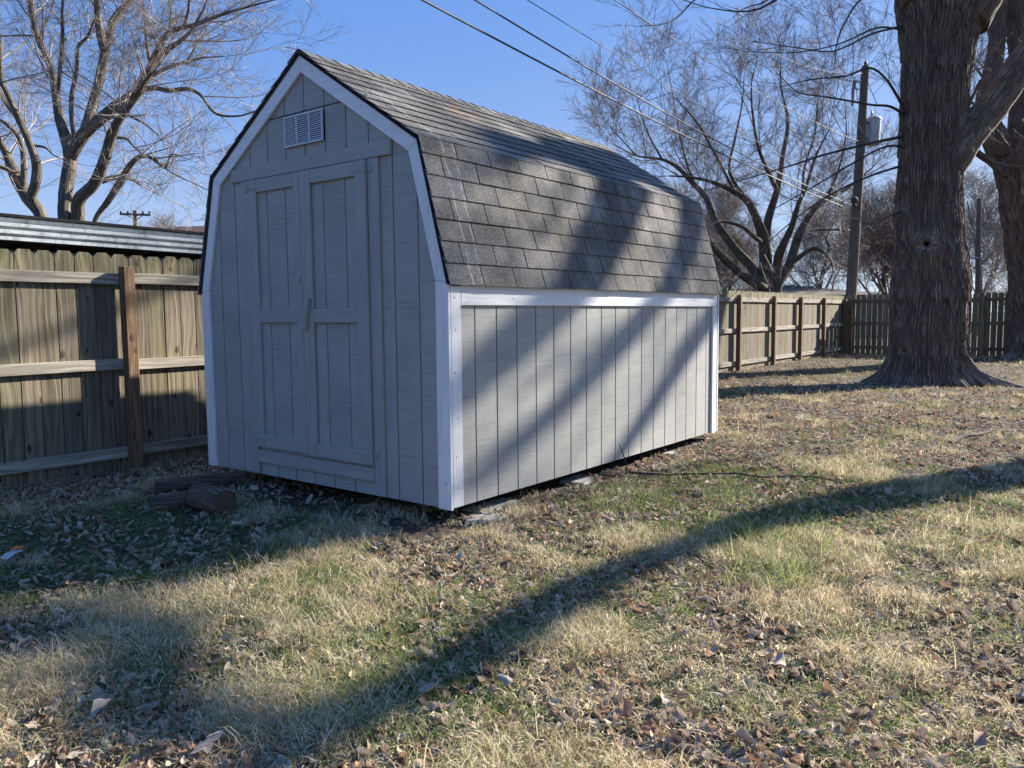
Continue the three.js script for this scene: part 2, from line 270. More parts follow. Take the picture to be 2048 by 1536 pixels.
  // double door: each leaf a slab of planks with stiles, rails, hinges
  for (const s of [-1, 1]) {
    const x0 = s < 0 ? -0.584 : -0.019, x1 = s < 0 ? -0.024 : 0.5905, yb = s < 0 ? 0.203 : 0.194, yt = 2.024;
    const leaf = mesh('door', move(board(x1 - x0 - 0.004, yt - yb - 0.004, 0.008), (x0 + x1) / 2, (yt + yb) / 2, -0.0145), MBack, shed);
    const gs = s < 0 ? [x0, -0.392, -0.194, x1] : [x0, 0.186, 0.391, x1];
    for (let k = 0; k < 3; k++) mesh('plank', move(board(gs[k + 1] - gs[k] - 0.008, yt - yb - 0.01, 0.008, { ch: 0.0015, ou: R(), ov: R(), su: 0.8, sv: 0.8 }), (gs[k] + gs[k + 1]) / 2, (yt + yb) / 2, -0.0055), MSide[k], leaf);
    const zf = s < 0 ? 0.0175 : 0.0205;
    const st = s < 0 ? [[-0.584, -0.492], [-0.09, -0.024]] : [[-0.019, 0.078], [0.497, 0.5905]];
    for (const [a, b] of st) bd('stile', a, b, yb, yt, zf, leaf);
    const ra = s < 0 ? [-0.4905, -0.0915] : [0.0795, 0.4955];
    for (const [a, b] of [[yb + 0.001, yb + 0.09], [1.062, 1.15], [1.937, yt - 0.001]]) bd('rail', ra[0], ra[1], a, b, zf - 0.001, leaf, 'x');
    for (const hy of [1.967, 0.264]) { // T hinges painted over
      const hx = s * 0.588, parts = [move(board(0.012, 0.055, 0.008, { ch: 0.002 }), hx, hy, zf + 0.004), move(board(0.05, 0.028, 0.004, { ch: 0.001 }), hx + s * 0.03, hy, 0.003)];
      const arm = slab([[0, -0.017], [0.115, -0.006], [0.115, 0.006], [0, 0.017]], 0.004, 'x'); if (s > 0) arm.rotateZ(Math.PI); parts.push(move(arm, hx - s * 0.008, hy, zf + 0.0035));
      for (const [dx, dy] of [[0.02, 0.008], [0.042, -0.007]]) parts.push(move(new THREE.SphereGeometry(0.0045, 8, 5).toNonIndexed(), hx + s * dx, hy + dy, 0.006));
      for (const d of [0.03, 0.065, 0.1]) parts.push(move(new THREE.SphereGeometry(0.004, 8, 5).toNonIndexed(), hx - s * d, hy, zf + 0.005));
      mesh('hinge', mergeGeometries(parts.map((g) => { const q = g.index ? g.toNonIndexed() : g; for (const n of Object.keys(q.attributes)) if (!['position', 'normal', 'uv'].includes(n)) q.deleteAttribute(n); return q; })), MDoorTrim, leaf);
    }
    if (s < 0) { mesh('lock_plate', move(board(0.04, 0.044, 0.008, { ch: 0.002 }), -0.052 + 0.018, 1.343, zf + 0.004), std({ color: lin(0.3, 0.31, 0.33), roughness: 0.5 }), leaf); mesh('lock_knob', move(new THREE.CylinderGeometry(0.008, 0.01, 0.016, 14).rotateX(Math.PI / 2), -0.03, 1.343, zf + 0.012), MSteel, leaf); }
    else { // wooden turn button, hanging askew
      const g = board(0.034, 0.205, 0.03, { ch: 0.004 }); g.rotateZ(-0.22); mesh('turn_button', move(g, 0.028, 1.12, zf + 0.016), MDoorTrim, leaf);
      mesh('screw', move(new THREE.CylinderGeometry(0.005, 0.005, 0.004, 10).rotateX(Math.PI / 2), 0.045, 1.19, zf + 0.03), MSteel, leaf);
    }
  }
  // gable vent: white-grey louvre in three columns
  const MVent = std({ color: lin(0.55, 0.58, 0.61), roughness: 0.5 });
  const vx0 = -0.186, vx1 = 0.198, vy0 = 2.191, vy1 = 2.385;
  const vent = mesh('gable_vent', move(board(vx1 - vx0, 0.013, 0.012, { ch: 0.002 }), (vx0 + vx1) / 2, vy0 + 0.0065, -0.005), MVent, shed);
  for (const [a, b, c, d] of [[vx0, vx1, vy1 - 0.013, vy1], [vx0, vx0 + 0.012, vy0 + 0.0135, vy1 - 0.0135], [vx1 - 0.012, vx1, vy0 + 0.0135, vy1 - 0.0135], [vx0 + 0.121, vx0 + 0.134, vy0 + 0.0135, vy1 - 0.0135], [vx0 + 0.246, vx0 + 0.259, vy0 + 0.0135, vy1 - 0.0135]]) mesh('vent_frame', move(board(b - a, d - c, 0.012, { ch: 0.002 }), (a + b) / 2, (c + d) / 2, -0.005), MVent, vent);
  const slat = board(0.107, 0.0085, 0.003, { ch: 0.0008 }); slat.rotateX(-0.5);
  for (let c = 0; c < 3; c++) for (let k = 0; k < 13; k++) mesh('slat', slat, MVent, vent).position.set(vx0 + 0.0665 + c * 0.1255, vy0 + 0.022 + k * 0.0126, -0.006);

  // roof: deck plus shingles laid one by one
  const deckP = (o) => [[HX + o, WH - 0.012], [KX + o * 0.9, KY + o * 0.4], [0, AY + o], [-KX - o * 0.9, KY + o * 0.4], [-HX - o, WH - 0.012]];
  const roof = (() => { const a = deckP(0.006), b = deckP(-0.006).reverse(); const s = new THREE.Shape([...a, ...b].map(([x, y]) => new THREE.Vector2(x, y))); const g = new THREE.ExtrudeGeometry(s, { depth: LZ + 0.012, bevelEnabled: false }); g.translate(0, 0, -LZ - 0.006); return mesh('roof', g, MBlackPaper, shed); })();
  const shTex = (wM, hM, rust, streak) => tex(2048, Math.round(2048 * hM / wM / 2) * 2, (u, v) => {
    const X = u * wM, Y = v * hM, g = hash2(Math.floor(X * 420), Math.floor(Y * 420), 3), g2 = vnoise(X * 240, Y * 240, 5), b = fbm(X * 5, Y * 5, 7, 1 << 20, 1 << 20, 4), st = fbm(X * 9, Y * 1.2, 19, 1 << 20, 1 << 20, 3);
    let t = 0.40 + 0.20 * (g - 0.5) + 0.22 * (g2 - 0.5) + 0.30 * (b - 0.5) + 0.14 * (st - 0.5), r = t * 1.01, gg = t * 0.98, bb = t * 0.94;
    if (g > 0.975) { r += 0.15; gg += 0.15; bb += 0.14; }
    if (rust) { const q = Math.exp(-(((X - 1.15) / 0.16) ** 2) - (((Y - 0.85) / 0.16) ** 2)) * smooth(0.35, 0.6, fbm(X * 30, Y * 30, 40)); r += q * 0.22; gg += q * 0.1; }
    for (const [sx, sl, w, am] of streak) { const wob = 0.012 * (fbm(Y * 9, sx * 7, 51) - 0.5) + sl * Y, d = Math.abs(X - sx - wob), q = Math.exp(-((d / w) ** 2)) * am * smooth(0.25, 0.6, fbm(X * 60, Y * 35, 52)) * (0.5 + fbm(Y * 4, sx, 53)); r += q; gg += q; bb += q; }
    return [r, gg, bb];
  });
  const txL = shTex(3.72, 0.93, false, [[0.185, -0.02, 0.009, 0.2], [0.265, 0.0, 0.007, 0.17]]), txU = shTex(3.72, 1.3, true, [[0.20, 0.02, 0.012, 0.22], [0.42, 0.03, 0.012, 0.16]]);
  const tones = [1.0, 0.9, 1.1, 0.96, 1.05], shM = (t) => tones.map((k) => std({ map: t, bumpMap: t, bumpScale: 0.003, roughness: 0.95, color: lin(k, k, k * 0.985) }));
  const ML = shM(txL), MU = shM(txU);
  const shingle = (w, h, p, q, r) => { // wedge: thin at the top, 7 mm at the butt, corners a little uneven
    const j = () => (r() - 0.5) * 0.005, t = 0.006, l = 0.0105 + r() * 0.004, P = [[0, j(), l], [w, j(), l + (r() - 0.5) * 0.003], [w, h, 0.002], [0, h, 0.002]], pos = [], uv = [], idx = [];
    const tp = P.map(([x, y, z]) => [x, y, z + t]), all = [[tp, [0, 1, 2, 3]], [P, [3, 2, 1, 0]]];
    for (const [L, o] of all) { const k = pos.length / 3; for (const i of o) { pos.push(...L[i]); uv.push((p + L[i][0]) / 3.72, (q + L[i][1])); } idx.push(k, k + 1, k + 2, k, k + 2, k + 3); }
    for (let i = 0; i < 4; i++) { const n = (i + 1) % 4, k = pos.length / 3; for (const a of [P[i], P[n], tp[n], tp[i]]) { pos.push(...a); uv.push((p + a[0]) / 3.72, q + a[1]); } idx.push(k, k + 1, k + 2, k, k + 2, k + 3); }
    const g = new THREE.BufferGeometry(); g.setAttribute('position', new THREE.Float32BufferAttribute(pos, 3)); g.setAttribute('uv', new THREE.Float32BufferAttribute(uv, 2)); g.setIndex(idx); return g;
  };
  const slopes = [[HX + 0.016, WH - 0.018, KX + 0.012, KY + 0.006, ML, 0.93, 0.127], [KX + 0.012, KY + 0.004, 0, AY + 0.012, MU, 1.3, 0.127]];
  for (const s of [1, -1]) slopes.forEach(([x0, y0, x1, y1, M, hM, ex], si) => {
    const len = Math.hypot(x1 - x0, y1 - y0), up = V((x1 - x0) / len, (y1 - y0) / len, 0), out = V(up.y, -up.x, 0), along = V(0, 0, -1);
    const rows = Math.ceil(len / ex), r = rng(100 + si + (s > 0 ? 0 : 50)), rest = [];
    for (let k = 0; k < rows; k++) {
      const y = k * ex, h = Math.min(ex + 0.03, len - y + (si ? 0 : 0.02)); let z = -0.016, first = true, off = (k % 2 ? 0.5 : 1) * 0.305 * (si ? 1 : 0.98);
      while (z < LZ + 0.012) {
        const w = Math.min(first ? off : 0.305, LZ + 0.014 - z); if (w < 0.03) break; first = false;
        const a = z + 0.004, ww = w - 0.008, g = shingle(ww, h, a, 0, r); { const u = g.attributes.uv; for (let i = 0; i < u.count; i++) u.setY(i, (u.getY(i) + y) / hM); }
        const B = new THREE.Matrix4().makeBasis(along, up, out); B.setPosition(x0 + up.x * y, y0 + up.y * y, -a); g.applyMatrix4(B);
        if (s < 0) { g.scale(-1, 1, 1); const ix = g.index.array; for (let i = 0; i < ix.length; i += 3) { const t = ix[i]; ix[i] = ix[i + 1]; ix[i + 1] = t; } }
        g.computeVertexNormals(); z += w;
        if (s > 0) mesh('shingle', g, M[Math.floor(r() * 5)], roof); else rest.push(g);
      }
    }
    if (rest.length) tag(mesh('shingle_field', mergeGeometries(rest), M[0], roof), null, null, null, 'stuff');
  });
  // ridge caps, bent over the ridge
  const pitch = Math.atan2(AY - KY, KX), capR = rng(77);
  for (let k = 0; k < 27; k++) {
    const z = 0.012 - k * 0.1385, P = [], I = [], l = 0.008, t = 0.005, cw = 0.13;
    for (const [zz, lf] of [[z, l], [z - 0.165, 0.001]]) for (const [a, b] of [[-1, 0], [-0.3, 0], [0, 0], [0.3, 0], [1, 0], [1, 1], [0.3, 1], [0, 1], [-0.3, 1], [-1, 1]]) P.push(a * cw * Math.cos(pitch), AY + 0.026 + lf - (Math.abs(a) < 0.01 ? 0.006 : 0) - Math.abs(a) * cw * Math.sin(pitch) + (b ? 0 : t) + (capR() - 0.5) * 0.002, zz);
    for (let i = 0; i < 10; i++) { const n = (i + 1) % 10; I.push(i, n, i + 10, n, n + 10, i + 10); }
    for (let i = 0; i < 4; i++) { I.push(i, 9 - i, i + 1, i + 1, 9 - i, 8 - i); I.push(10 + i, 11 + i, 19 - i, 11 + i, 18 - i, 19 - i); }
    let g = new THREE.BufferGeometry(); g.setAttribute('position', new THREE.Float32BufferAttribute(P, 3)); g.setIndex(I); g = g.toNonIndexed(); g.computeVertexNormals(); planarUV(g, { grain: 'z', su: 1, sv: 0.3, ou: k * 0.13 });
    mesh('ridge_cap', g, MU[k % 5], roof);
  }
}
// blocks under the shed
for (const [x, z, w, h, d, lab] of [[1.12, -0.5, 0.19, 0.085, 0.39, 'pale concrete block under the near corner of the shed'], [1.13, -1.5, 0.2, 0.07, 0.3, 'concrete block under the middle of the shed side wall'], [1.13, -2.9, 0.2, 0.06, 0.3, 'concrete block under the far end of the shed side wall'], [0.7, -0.12, 0.36, 0.075, 0.19, 'wooden block under the front wall of the shed']]) {
  const y0 = groundY(x, z) - 0.02, g = board(w, LIFT - 0.078 - y0, d, { ch: 0.006 });
  const m = mesh('support_block', move(g, 0, (LIFT - 0.078 - y0) / 2, 0), x < 1 ? MPost : std({ color: lin(0.36, 0.34, 0.31), roughness: 0.95, bumpMap: barkBump, bumpScale: 0.004 })); m.position.set(x, y0, z); m.rotation.y = (x * 37 % 1) * 0.3 - 0.15; tag(m, lab, 'block');
}
{ const m = mesh('paver_slab', board(0.21, 0.03, 0.14, { ch: 0.008 }), std({ color: lin(0.36, 0.33, 0.28), roughness: 0.95, bumpMap: barkBump, bumpScale: 0.004 })); m.position.set(1.3, groundY(1.3, -0.2) + 0.008, -0.2); m.rotation.set(0.03, 0.5, 0.06); tag(m, 'flat pale stone slab on the ground beside the near shed corner', 'slab'); }

// ------------------------------------------------------------------ fences
const FX = -2.3;
function dogEar(w, h, r, k) { // board with clipped top corners
  const c = 0.032 + r() * 0.006, P = [[-w / 2, 0], [w / 2, 0], [w / 2, h - c], [w / 2 - c * 0.85, h], [-w / 2 + c * 0.85, h], [-w / 2, h - c]];
  return slab(P, 0.016, 'y', { ou: k * 0.1171 + 0.05, ov: 0, su: 1 / 1.2, sv: 0.5 });
}
const boardVariants = (() => { const r = rng(40); return Array.from({ length: 34 }, (_, k) => dogEar(0.138, 1.8, r, k)); })();
const post = board(0.089, 1.85, 0.089, { ch: 0.005, su: 1 / 1.2, sv: 0.5 }), postB = board(0.089, 1.85, 0.089, { ch: 0.005, su: 1 / 1.2, sv: 0.5, ou: 0.43, ov: 0.3 });
{
  const f = thing('wooden_fence', 'long dog-eared wooden fence running behind the shed to the utility pole', 'fence', [FX, 0, 0]), r = rng(41);
  const topY = (z) => LIFT + lerp(1.62, 1.56, clamp(-z / 12)), base = (z) => LIFT + lerp(-0.17, -0.11, clamp((1 - z) / 12));
  for (let k = 0, z = 2.2; z > -20.9; z -= 0.1432, k++) { // camera face of the boards lies at x = 0 of the group
    const m = mesh('board', boardVariants[(k * 7) % 34], MB[Math.floor(r() * 5)], f);
    const tilt = (r() - 0.5) * 0.006, h = topY(z) + (r() - 0.5) * 0.012 - base(z) + 0.06; m.scale.set(0.985 + r() * 0.02, h / 1.8, 1); m.rotation.set(0, Math.PI / 2, 0); m.rotateZ(tilt); m.position.set((r() - 0.5) * 0.003, base(z) - 0.06, z);
  }
  const posts = [2.19, 0.045, -2.1, -4.25, -6.4, -8.55, -10.7, -12.85, -14.93, -16.83, -18.75, -20.75];
  posts.forEach((z, i) => { const m = mesh('post', i % 2 ? post : postB, MPost, f); m.position.set(0.0385 + 0.0455, lerp(1.515, 1.455, clamp(i / 7)) + LIFT - 0.925 + 0.01, z); m.rotation.y = (i % 2) * Math.PI; m.rotation.z = (r() - 0.5) * 0.012; });
  for (let i = 0; i < posts.length - 1; i++) for (const y of [1.4225, 0.727, 0.008]) { const L = posts[i] - posts[i + 1], m = mesh('rail', board(0.037, 0.088, L - 0.003, { grain: 'z', ch: 0.004, su: 1 / 1.2, sv: 0.5, ou: r(), ov: r() }), y < 0.5 && i % 2 ? MRailB : MRail, f); m.position.set(0.0195, y + LIFT + (y < 0.5 ? (i > 5 ? 0.03 : 0) : (i > 5 ? -0.05 * (y > 1 ? 1 : 0) : 0)) + (r() - 0.5) * 0.01, (posts[i] + posts[i + 1]) / 2); m.rotation.x = (r() - 0.5) * 0.008; }
  const kick = mesh('kick_board', board(0.03, 0.1, 1.7, { grain: 'z', ch: 0.004, su: 1 / 1.2, sv: 0.5 }), MB[1], f); kick.position.set(0.05, -0.07, 1.3);
}
{
  const FZ = -21.05, f = thing('wooden_fence', 'far dog-eared wooden fence behind the big tree trunk, light through its gaps', 'fence', [0, 0, FZ]), r = rng(43);
  for (let k = 0, x = -2.22; x < 9; x += 0.1465, k++) { const m = mesh('board', boardVariants[(k * 5) % 34], MB[Math.floor(r() * 5)], f); m.position.set(x, -0.04, 0); m.scale.set(0.96, (1.56 + LIFT + 0.04 + (r() - 0.5) * 0.015) / 1.8, 1); m.rotation.z = (r() - 0.5) * 0.006; }
  const posts = [-2.1, 1.19, 3.6, 6.0, 8.4];
  posts.forEach((x, i) => { const m = mesh('post', post, i === 1 ? MB[0] : MPost, f); m.position.set(x, 0.65, 0.084); });
  for (let i = 0; i < posts.length - 1; i++) for (const y of [1.385, 0.755, 0.075]) { const L = posts[i + 1] - posts[i], m = mesh('rail', board(L - 0.003, 0.088, 0.037, { grain: 'x', ch: 0.004, su: 1 / 1.2, sv: 0.5, ou: r(), ov: r() }), MB[1], f); m.position.set((posts[i] + posts[i + 1]) / 2, y + LIFT, 0.0195); }
}

// ------------------------------------------------------------------ neighbour's open shed beyond the left fence
{
  const X = -3.05, a = onX(0, 433, X), b = onX(411, 471, X), d = b.clone().sub(a).normalize(), p0 = a.clone().addScaledVector(d, -1.6), p1 = b.clone().addScaledVector(d, 1.1);
  const o = thing('lean_to_shed', 'low neighbouring shed with pale ribbed metal fascia over the left fence', 'shed', [p0.x, 0, p0.z]);
  const L = p1.distanceTo(p0), dir = p1.clone().sub(p0), yaw = 0; void yaw;
  const sweep = (prof) => { const P = [], I = [], U = []; for (const [q, e] of [[p0, 0], [p1, L]]) prof.forEach(([x, y]) => { P.push(q.x - p0.x + x, q.y + y, q.z - p0.z); U.push(e, y * 3); }); const n = prof.length; for (let i = 0; i < n - 1; i++) I.push(i, i + 1, i + n, i + 1, i + 1 + n, i + n); let g = new THREE.BufferGeometry(); g.setAttribute('position', new THREE.Float32BufferAttribute(P, 3)); g.setAttribute('uv', new THREE.Float32BufferAttribute(U, 2)); g.setIndex(I); g = g.toNonIndexed(); g.computeVertexNormals(); return g; };
  const metal = std({ map: tex(512, 512, (u, v) => { const q = fbm(u * 10, v * 10, 3, 10, 10, 4), s = fbm(u * 40, v * 6, 8, 40, 6, 3); const t = 0.86 + 0.16 * (q - 0.5) - 0.12 * smooth(0.55, 0.75, s); return [t * 0.98, t, t * 0.99]; }), color: lin(0.86, 0.87, 0.87), roughness: 0.55 });
  const fas = [[0.0, 0.0], [0.012, -0.004], [-0.012, -0.052], [0.0, -0.056], [0.03, -0.062], [0.03, -0.098], [-0.008, -0.108], [-0.01, -0.128], [0.03, -0.138], [0.03, -0.176], [-0.008, -0.186], [-0.01, -0.204], [0.03, -0.214], [0.03, -0.25], [0.0, -0.256], [-0.02, -0.254], [-0.02, 0], [0, 0]].map(([x, y]) => [x, y * 0.74]);
  mesh('fascia', sweep(fas), metal, o);
  mesh('drip_edge', sweep([[0.035, 0.004], [0.035, 0.026], [-0.25, 0.032], [-0.25, 0.004], [0.035, 0.004]]), MBlackPaper, o);
  mesh('roof_sheet', sweep([[-0.02, 0.001], [-2.6, -0.2], [-2.6, -0.25], [-0.02, -0.06]]), std({ color: lin(0.4, 0.41, 0.41), roughness: 0.6 }), o);
  mesh('back_wall', sweep([[-2.5, -0.2], [-2.5, -2.1], [-2.45, -2.1], [-2.45, -0.2]]), std({ color: lin(0.24, 0.18, 0.13) }), o);
  const dn = dir.clone().normalize();
  for (const e of [0, 1]) { const q = e ? L - 0.02 : 0.02, c = dn.clone().multiplyScalar(q); const g = slab([[-2.5, -2.1], [-0.12, -2.1], [-0.05, -0.05], [-2.5, -0.22]], 0.03); const m = mesh('end_wall', g, std({ color: lin(0.24, 0.18, 0.13) }), o); m.position.set(c.x, p0.y + c.y, c.z); }
  for (let k = 0; k < 9; k++) { const c = dn.clone().multiplyScalar(0.3 + k * 0.45), g = board(2.3, 0.1, 0.04); g.rotateZ(0.075); const m = mesh('rafter', g, std({ color: lin(0.24, 0.18, 0.13) }), o); m.position.set(c.x - 1.3, p0.y + c.y - 0.21, c.z); }
  const beam = board(0.05, 0.09, L - 0.1, { grain: 'z' }); const bm = mesh('beam', beam, std({ color: lin(0.24, 0.18, 0.13) }), o); bm.position.set(dir.x / 2 - 0.07, p0.y + dir.y / 2 - 0.3, dir.z / 2);
  for (let k = 0; k < 4; k++) { const c = dn.clone().multiplyScalar(0.5 + k * 1.15); const m = mesh('post', board(0.09, p0.y + c.y - 0.3, 0.09), std({ color: lin(0.24, 0.18, 0.13) }), o); m.position.set(c.x - 0.07, (p0.y + c.y - 0.36) / 2, c.z); }
}
// ------------------------------------------------------------------ utility poles and wires
const PX = -2.42;
{
  const base = onX(1694, 720, PX), top = onX(1731, 134, PX); base.y = -0.3;
  const o = thing('utility_pole', 'wooden utility pole at the fence corner with a grey transformer near its top', 'utility pole', [base.x, 0, base.z]);
  const rel = (v) => v.clone().sub(V(base.x, 0, base.z)), P = [0, 0.25, 0.5, 0.75, 1].map((t) => rel(base.clone().lerp(top, t)));
  mesh('shaft', tubeGeo(P, [0.165, 0.155, 0.145, 0.13, 0.118], 18, { vs: 0.5, us: 0.5 }), MPole, o);
  const up = top.clone().sub(base).normalize(), on = (py) => { const q = onX(1712, py, PX), t = (q.y - base.y) / (top.y - base.y); return rel(base.clone().lerp(top, t)); };
  const side = V(0.62, 0, -0.78);
  const c = on(252).addScaledVector(side, 0.40), can = [[0, 0], [0.19, 0], [0.2, 0.02], [0.205, 0.72], [0.22, 0.73], [0.22, 0.77], [0.17, 0.83], [0, 0.85]].map(([x, y]) => new THREE.Vector2(x, y));
  const tr = mesh('transformer', new THREE.LatheGeometry(can, 28), std({ color: lin(0.50, 0.52, 0.54), roughness: 0.5 }), o); tr.position.copy(c).y -= 0.42; tr.quaternion.copy(orient(up));
  mesh('bushing', new THREE.LatheGeometry([[0, 0], [0.03, 0], [0.045, 0.03], [0.03, 0.05], [0.045, 0.08], [0.03, 0.1], [0.04, 0.13], [0.02, 0.2], [0, 0.21]].map(([x, y]) => new THREE.Vector2(x, y)), 12), std({ color: lin(0.35, 0.3, 0.27), roughness: 0.3 }), tr).position.set(-0.06, 0.82, 0.05);
  for (const y of [0.12, 0.62]) mesh('bracket', board(0.26, 0.06, 0.08), MSteel, tr).position.set(-0.28 * 0.62, y, 0.28 * 0.78);
  const tp = on(150), arm = (p, q, r) => tubeGeo([p, p.clone().lerp(q, 0.5), q], [r, r, r], 6);
  mesh('cutout_bracket', mergeGeometries([arm(tp, tp.clone().addScaledVector(side, -0.36).add(V(0, 0.02, 0)), 0.022), arm(tp.clone().add(V(0, -0.25, 0)), tp.clone().addScaledVector(side, -0.34).add(V(0, -0.2, 0)), 0.018)]), MSteel, o);
  mesh('fuse_cutout', tubeGeo([0.05, -0.1, -0.28, -0.6, -0.72].map((y) => tp.clone().addScaledVector(side, -0.36 - (y < -0.2 ? 0.04 : 0)).add(V(0, y, 0))), [0.035, 0.055, 0.05, 0.035, 0.028], 10), std({ color: lin(0.25, 0.2, 0.18), roughness: 0.35 }), o);
  mesh('pole_insulator', new THREE.LatheGeometry([[0, 0], [0.03, 0], [0.06, 0.05], [0.035, 0.08], [0.06, 0.12], [0.03, 0.17], [0, 0.19]].map(([x, y]) => new THREE.Vector2(x, y)), 12), std({ color: lin(0.12, 0.1, 0.09), roughness: 0.3 }), o).position.copy(P[4]);
  const lo = on(405); mesh('cable_clamp', mergeGeometries([arm(lo, lo.clone().add(V(0.05, 0.02, 0.5)), 0.045), arm(lo.clone().add(V(0, -0.2, 0)), lo.clone().add(V(0.05, -0.05, 0.45)), 0.03), move(new THREE.SphereGeometry(0.11, 12, 8), lo.x + 0.05, lo.y + 0.02, lo.z + 0.5)]), std({ color: lin(0.06, 0.055, 0.05), roughness: 0.8 }), o);
}
const parab = (A, X, r, name, label, ext = 9) => {
  const q = A.map(([a, b]) => onX(a, b, X)), z = q.map((p) => p.z), y = q.map((p) => p.y);
  const f = (t) => y[0] * (t - z[1]) * (t - z[2]) / ((z[0] - z[1]) * (z[0] - z[2])) + y[1] * (t - z[0]) * (t - z[2]) / ((z[1] - z[0]) * (z[1] - z[2])) + y[2] * (t - z[0]) * (t - z[1]) / ((z[2] - z[0]) * (z[2] - z[1]));
  const P = [], n = 60; for (let k = 0; k <= n; k++) { const t = lerp(z[2], z[0] + ext, k / n); P.push(V(X, f(t), t)); }
  tag(mesh(name, tubeGeo(P, P.map(() => r), 8), std({ color: lin(0.045, 0.045, 0.047), roughness: 0.6 })), label, 'cable', 'cables running from the pole');
};
parab([[845, 0], [1266, 220], [1684, 412]], PX + 0.02, 0.013, 'overhead_cable', 'lowest and thickest black overhead cable, just above the shed roof');
parab([[950, 0], [1375, 250], [1685, 402]], PX + 0.06, 0.011, 'overhead_cable', 'thick black overhead cable, second from the bottom');
parab([[1055, 0], [1430, 231], [1692, 392]], PX - 0.04, 0.006, 'overhead_cable', 'thin overhead cable third from the bottom');
parab([[1230, 0], [1455, 147], [1716, 282]], PX + 0.1, 0.0075, 'overhead_cable', 'overhead cable that meets the pole under the transformer');
parab([[1372, 0], [1503, 84], [1728, 146]], PX, 0.004, 'overhead_cable', 'thinnest and topmost wire, reaching the pole top');
{ // slender pole far behind the second tree, and a pole with a crossarm above the left roofs
  const p = at(1957, 625, 38), q = at(1958, 398, 38), o = thing('utility_pole', 'slender bare utility pole seen between the two big trunks', 'utility pole', [p.x, 0, p.z]);
  mesh('shaft', tubeGeo([V(0, -0.3, 0), V(q.x - p.x, q.y, q.z - p.z)], [0.14, 0.1], 10), MPole, o);
  const a = at(1940, 516, 37.9), b = at(1956, 516, 37.9); mesh('arm', tubeGeo([a.sub(V(p.x, 0, p.z)), b.sub(V(p.x, 0, p.z))], [0.05, 0.05], 6), MSteel, o);
  const d = 46, p2 = at(271, 500, d), t2 = at(270, 421, d), o2 = thing('utility_pole', 'distant utility pole with a wooden crossarm above the left roofs', 'utility pole', [p2.x, 0, p2.z]);
  const rel = (v) => v.sub(V(p2.x, 0, p2.z));
  mesh('shaft', tubeGeo([V(0, -0.3, 0), rel(t2)], [0.15, 0.12], 10), MPole, o2);
  mesh('crossarm', tubeGeo([rel(at(240, 428, d)), rel(at(301, 430, d))], [0.065, 0.065], 6), MPole, o2);
  for (const s of [252, 288]) mesh('brace', tubeGeo([rel(at(s, 429, d)), rel(at(271, 441, d))], [0.025, 0.025], 5), MPole, o2);
  for (const s of [242, 256, 286, 299]) mesh('insulator', new THREE.LatheGeometry([[0, 0], [0.06, 0], [0.07, 0.06], [0.04, 0.14], [0, 0.16]].map(([x, y]) => new THREE.Vector2(x, y)), 8), MDark, o2).position.copy(rel(at(s, 427, d)));
}
// ------------------------------------------------------------------ houses whose roofs show above the fences
function house(label, [x, z], turn, w, d, eave, ridge, roofC, wallC, chimney) {
  const o = thing('house', label, 'house', [x, 0, z], turn);
  mesh('wall', move(board(w, eave, d, { ch: 0.02 }), 0, eave / 2, 0), std({ color: wallC, map: trimTex }), o);
  const e = 0.5, W = w / 2 + e, D = d / 2 + e, P = [[-W, eave, D], [W, eave, D], [W, eave, -D], [-W, eave, -D], [-W + D * 0.9, ridge, 0], [W - D * 0.9, ridge, 0]], f = [[0, 1, 5, 4], [2, 3, 4, 5], [1, 2, 5], [3, 0, 4], [3, 2, 1, 0]];
  const pos = []; for (const q of f) for (let k = 1; k < q.length - 1; k++) pos.push(...P[q[0]], ...P[q[k]], ...P[q[k + 1]]);
  const g = new THREE.BufferGeometry(); g.setAttribute('position', new THREE.Float32BufferAttribute(pos, 3)); g.computeVertexNormals(); planarUV(g, { su: 0.4, sv: 0.4 });
  const rf = mesh('roof', g, std({ color: roofC, map: trimTex, roughness: 0.95 }), o);
  if (chimney) { mesh('flue', move(new THREE.CylinderGeometry(0.16, 0.16, 1.3, 14), chimney[0], ridge - 0.1, chimney[1]), std({ color: lin(0.3, 0.13, 0.09), roughness: 0.8 }), rf); mesh('flue_cap', move(new THREE.CylinderGeometry(0.24, 0.26, 0.14, 14), chimney[0], ridge + 0.6, chimney[1]), std({ color: lin(0.4, 0.3, 0.25) }), rf); }
}
{
  const a = at(372, 470, 34), b = at(404, 470, 31), c = at(1530, 590, 48), d = at(1700, 592, 60), e = at(120, 470, 50);
  house('brown-roofed house with a round flue beyond the neighbouring shed', [b.x, b.z], 0.5, 7, 5, 3.4, at(372, 455, 31).y + 0.05, lin(0.18, 0.10, 0.075), lin(0.4, 0.36, 0.32), [1.0, 0.4]); void a; void e;
  house('low house with a dark roof behind the spreading bare tree', [c.x, c.z], -0.65, 11, 7, 2.1, at(1530, 573, 48).y, lin(0.12, 0.10, 0.09), lin(0.42, 0.4, 0.37));
  house('distant low house left of the utility pole', [d.x, d.z], -0.5, 10, 7, 2.0, at(1660, 584, 60).y, lin(0.16, 0.15, 0.15), lin(0.5, 0.5, 0.5));
}

// ------------------------------------------------------------------ trees
function strip(g) { for (const n of Object.keys(g.attributes)) if (!['position', 'normal', 'uv'].includes(n)) g.deleteAttribute(n); return g; }
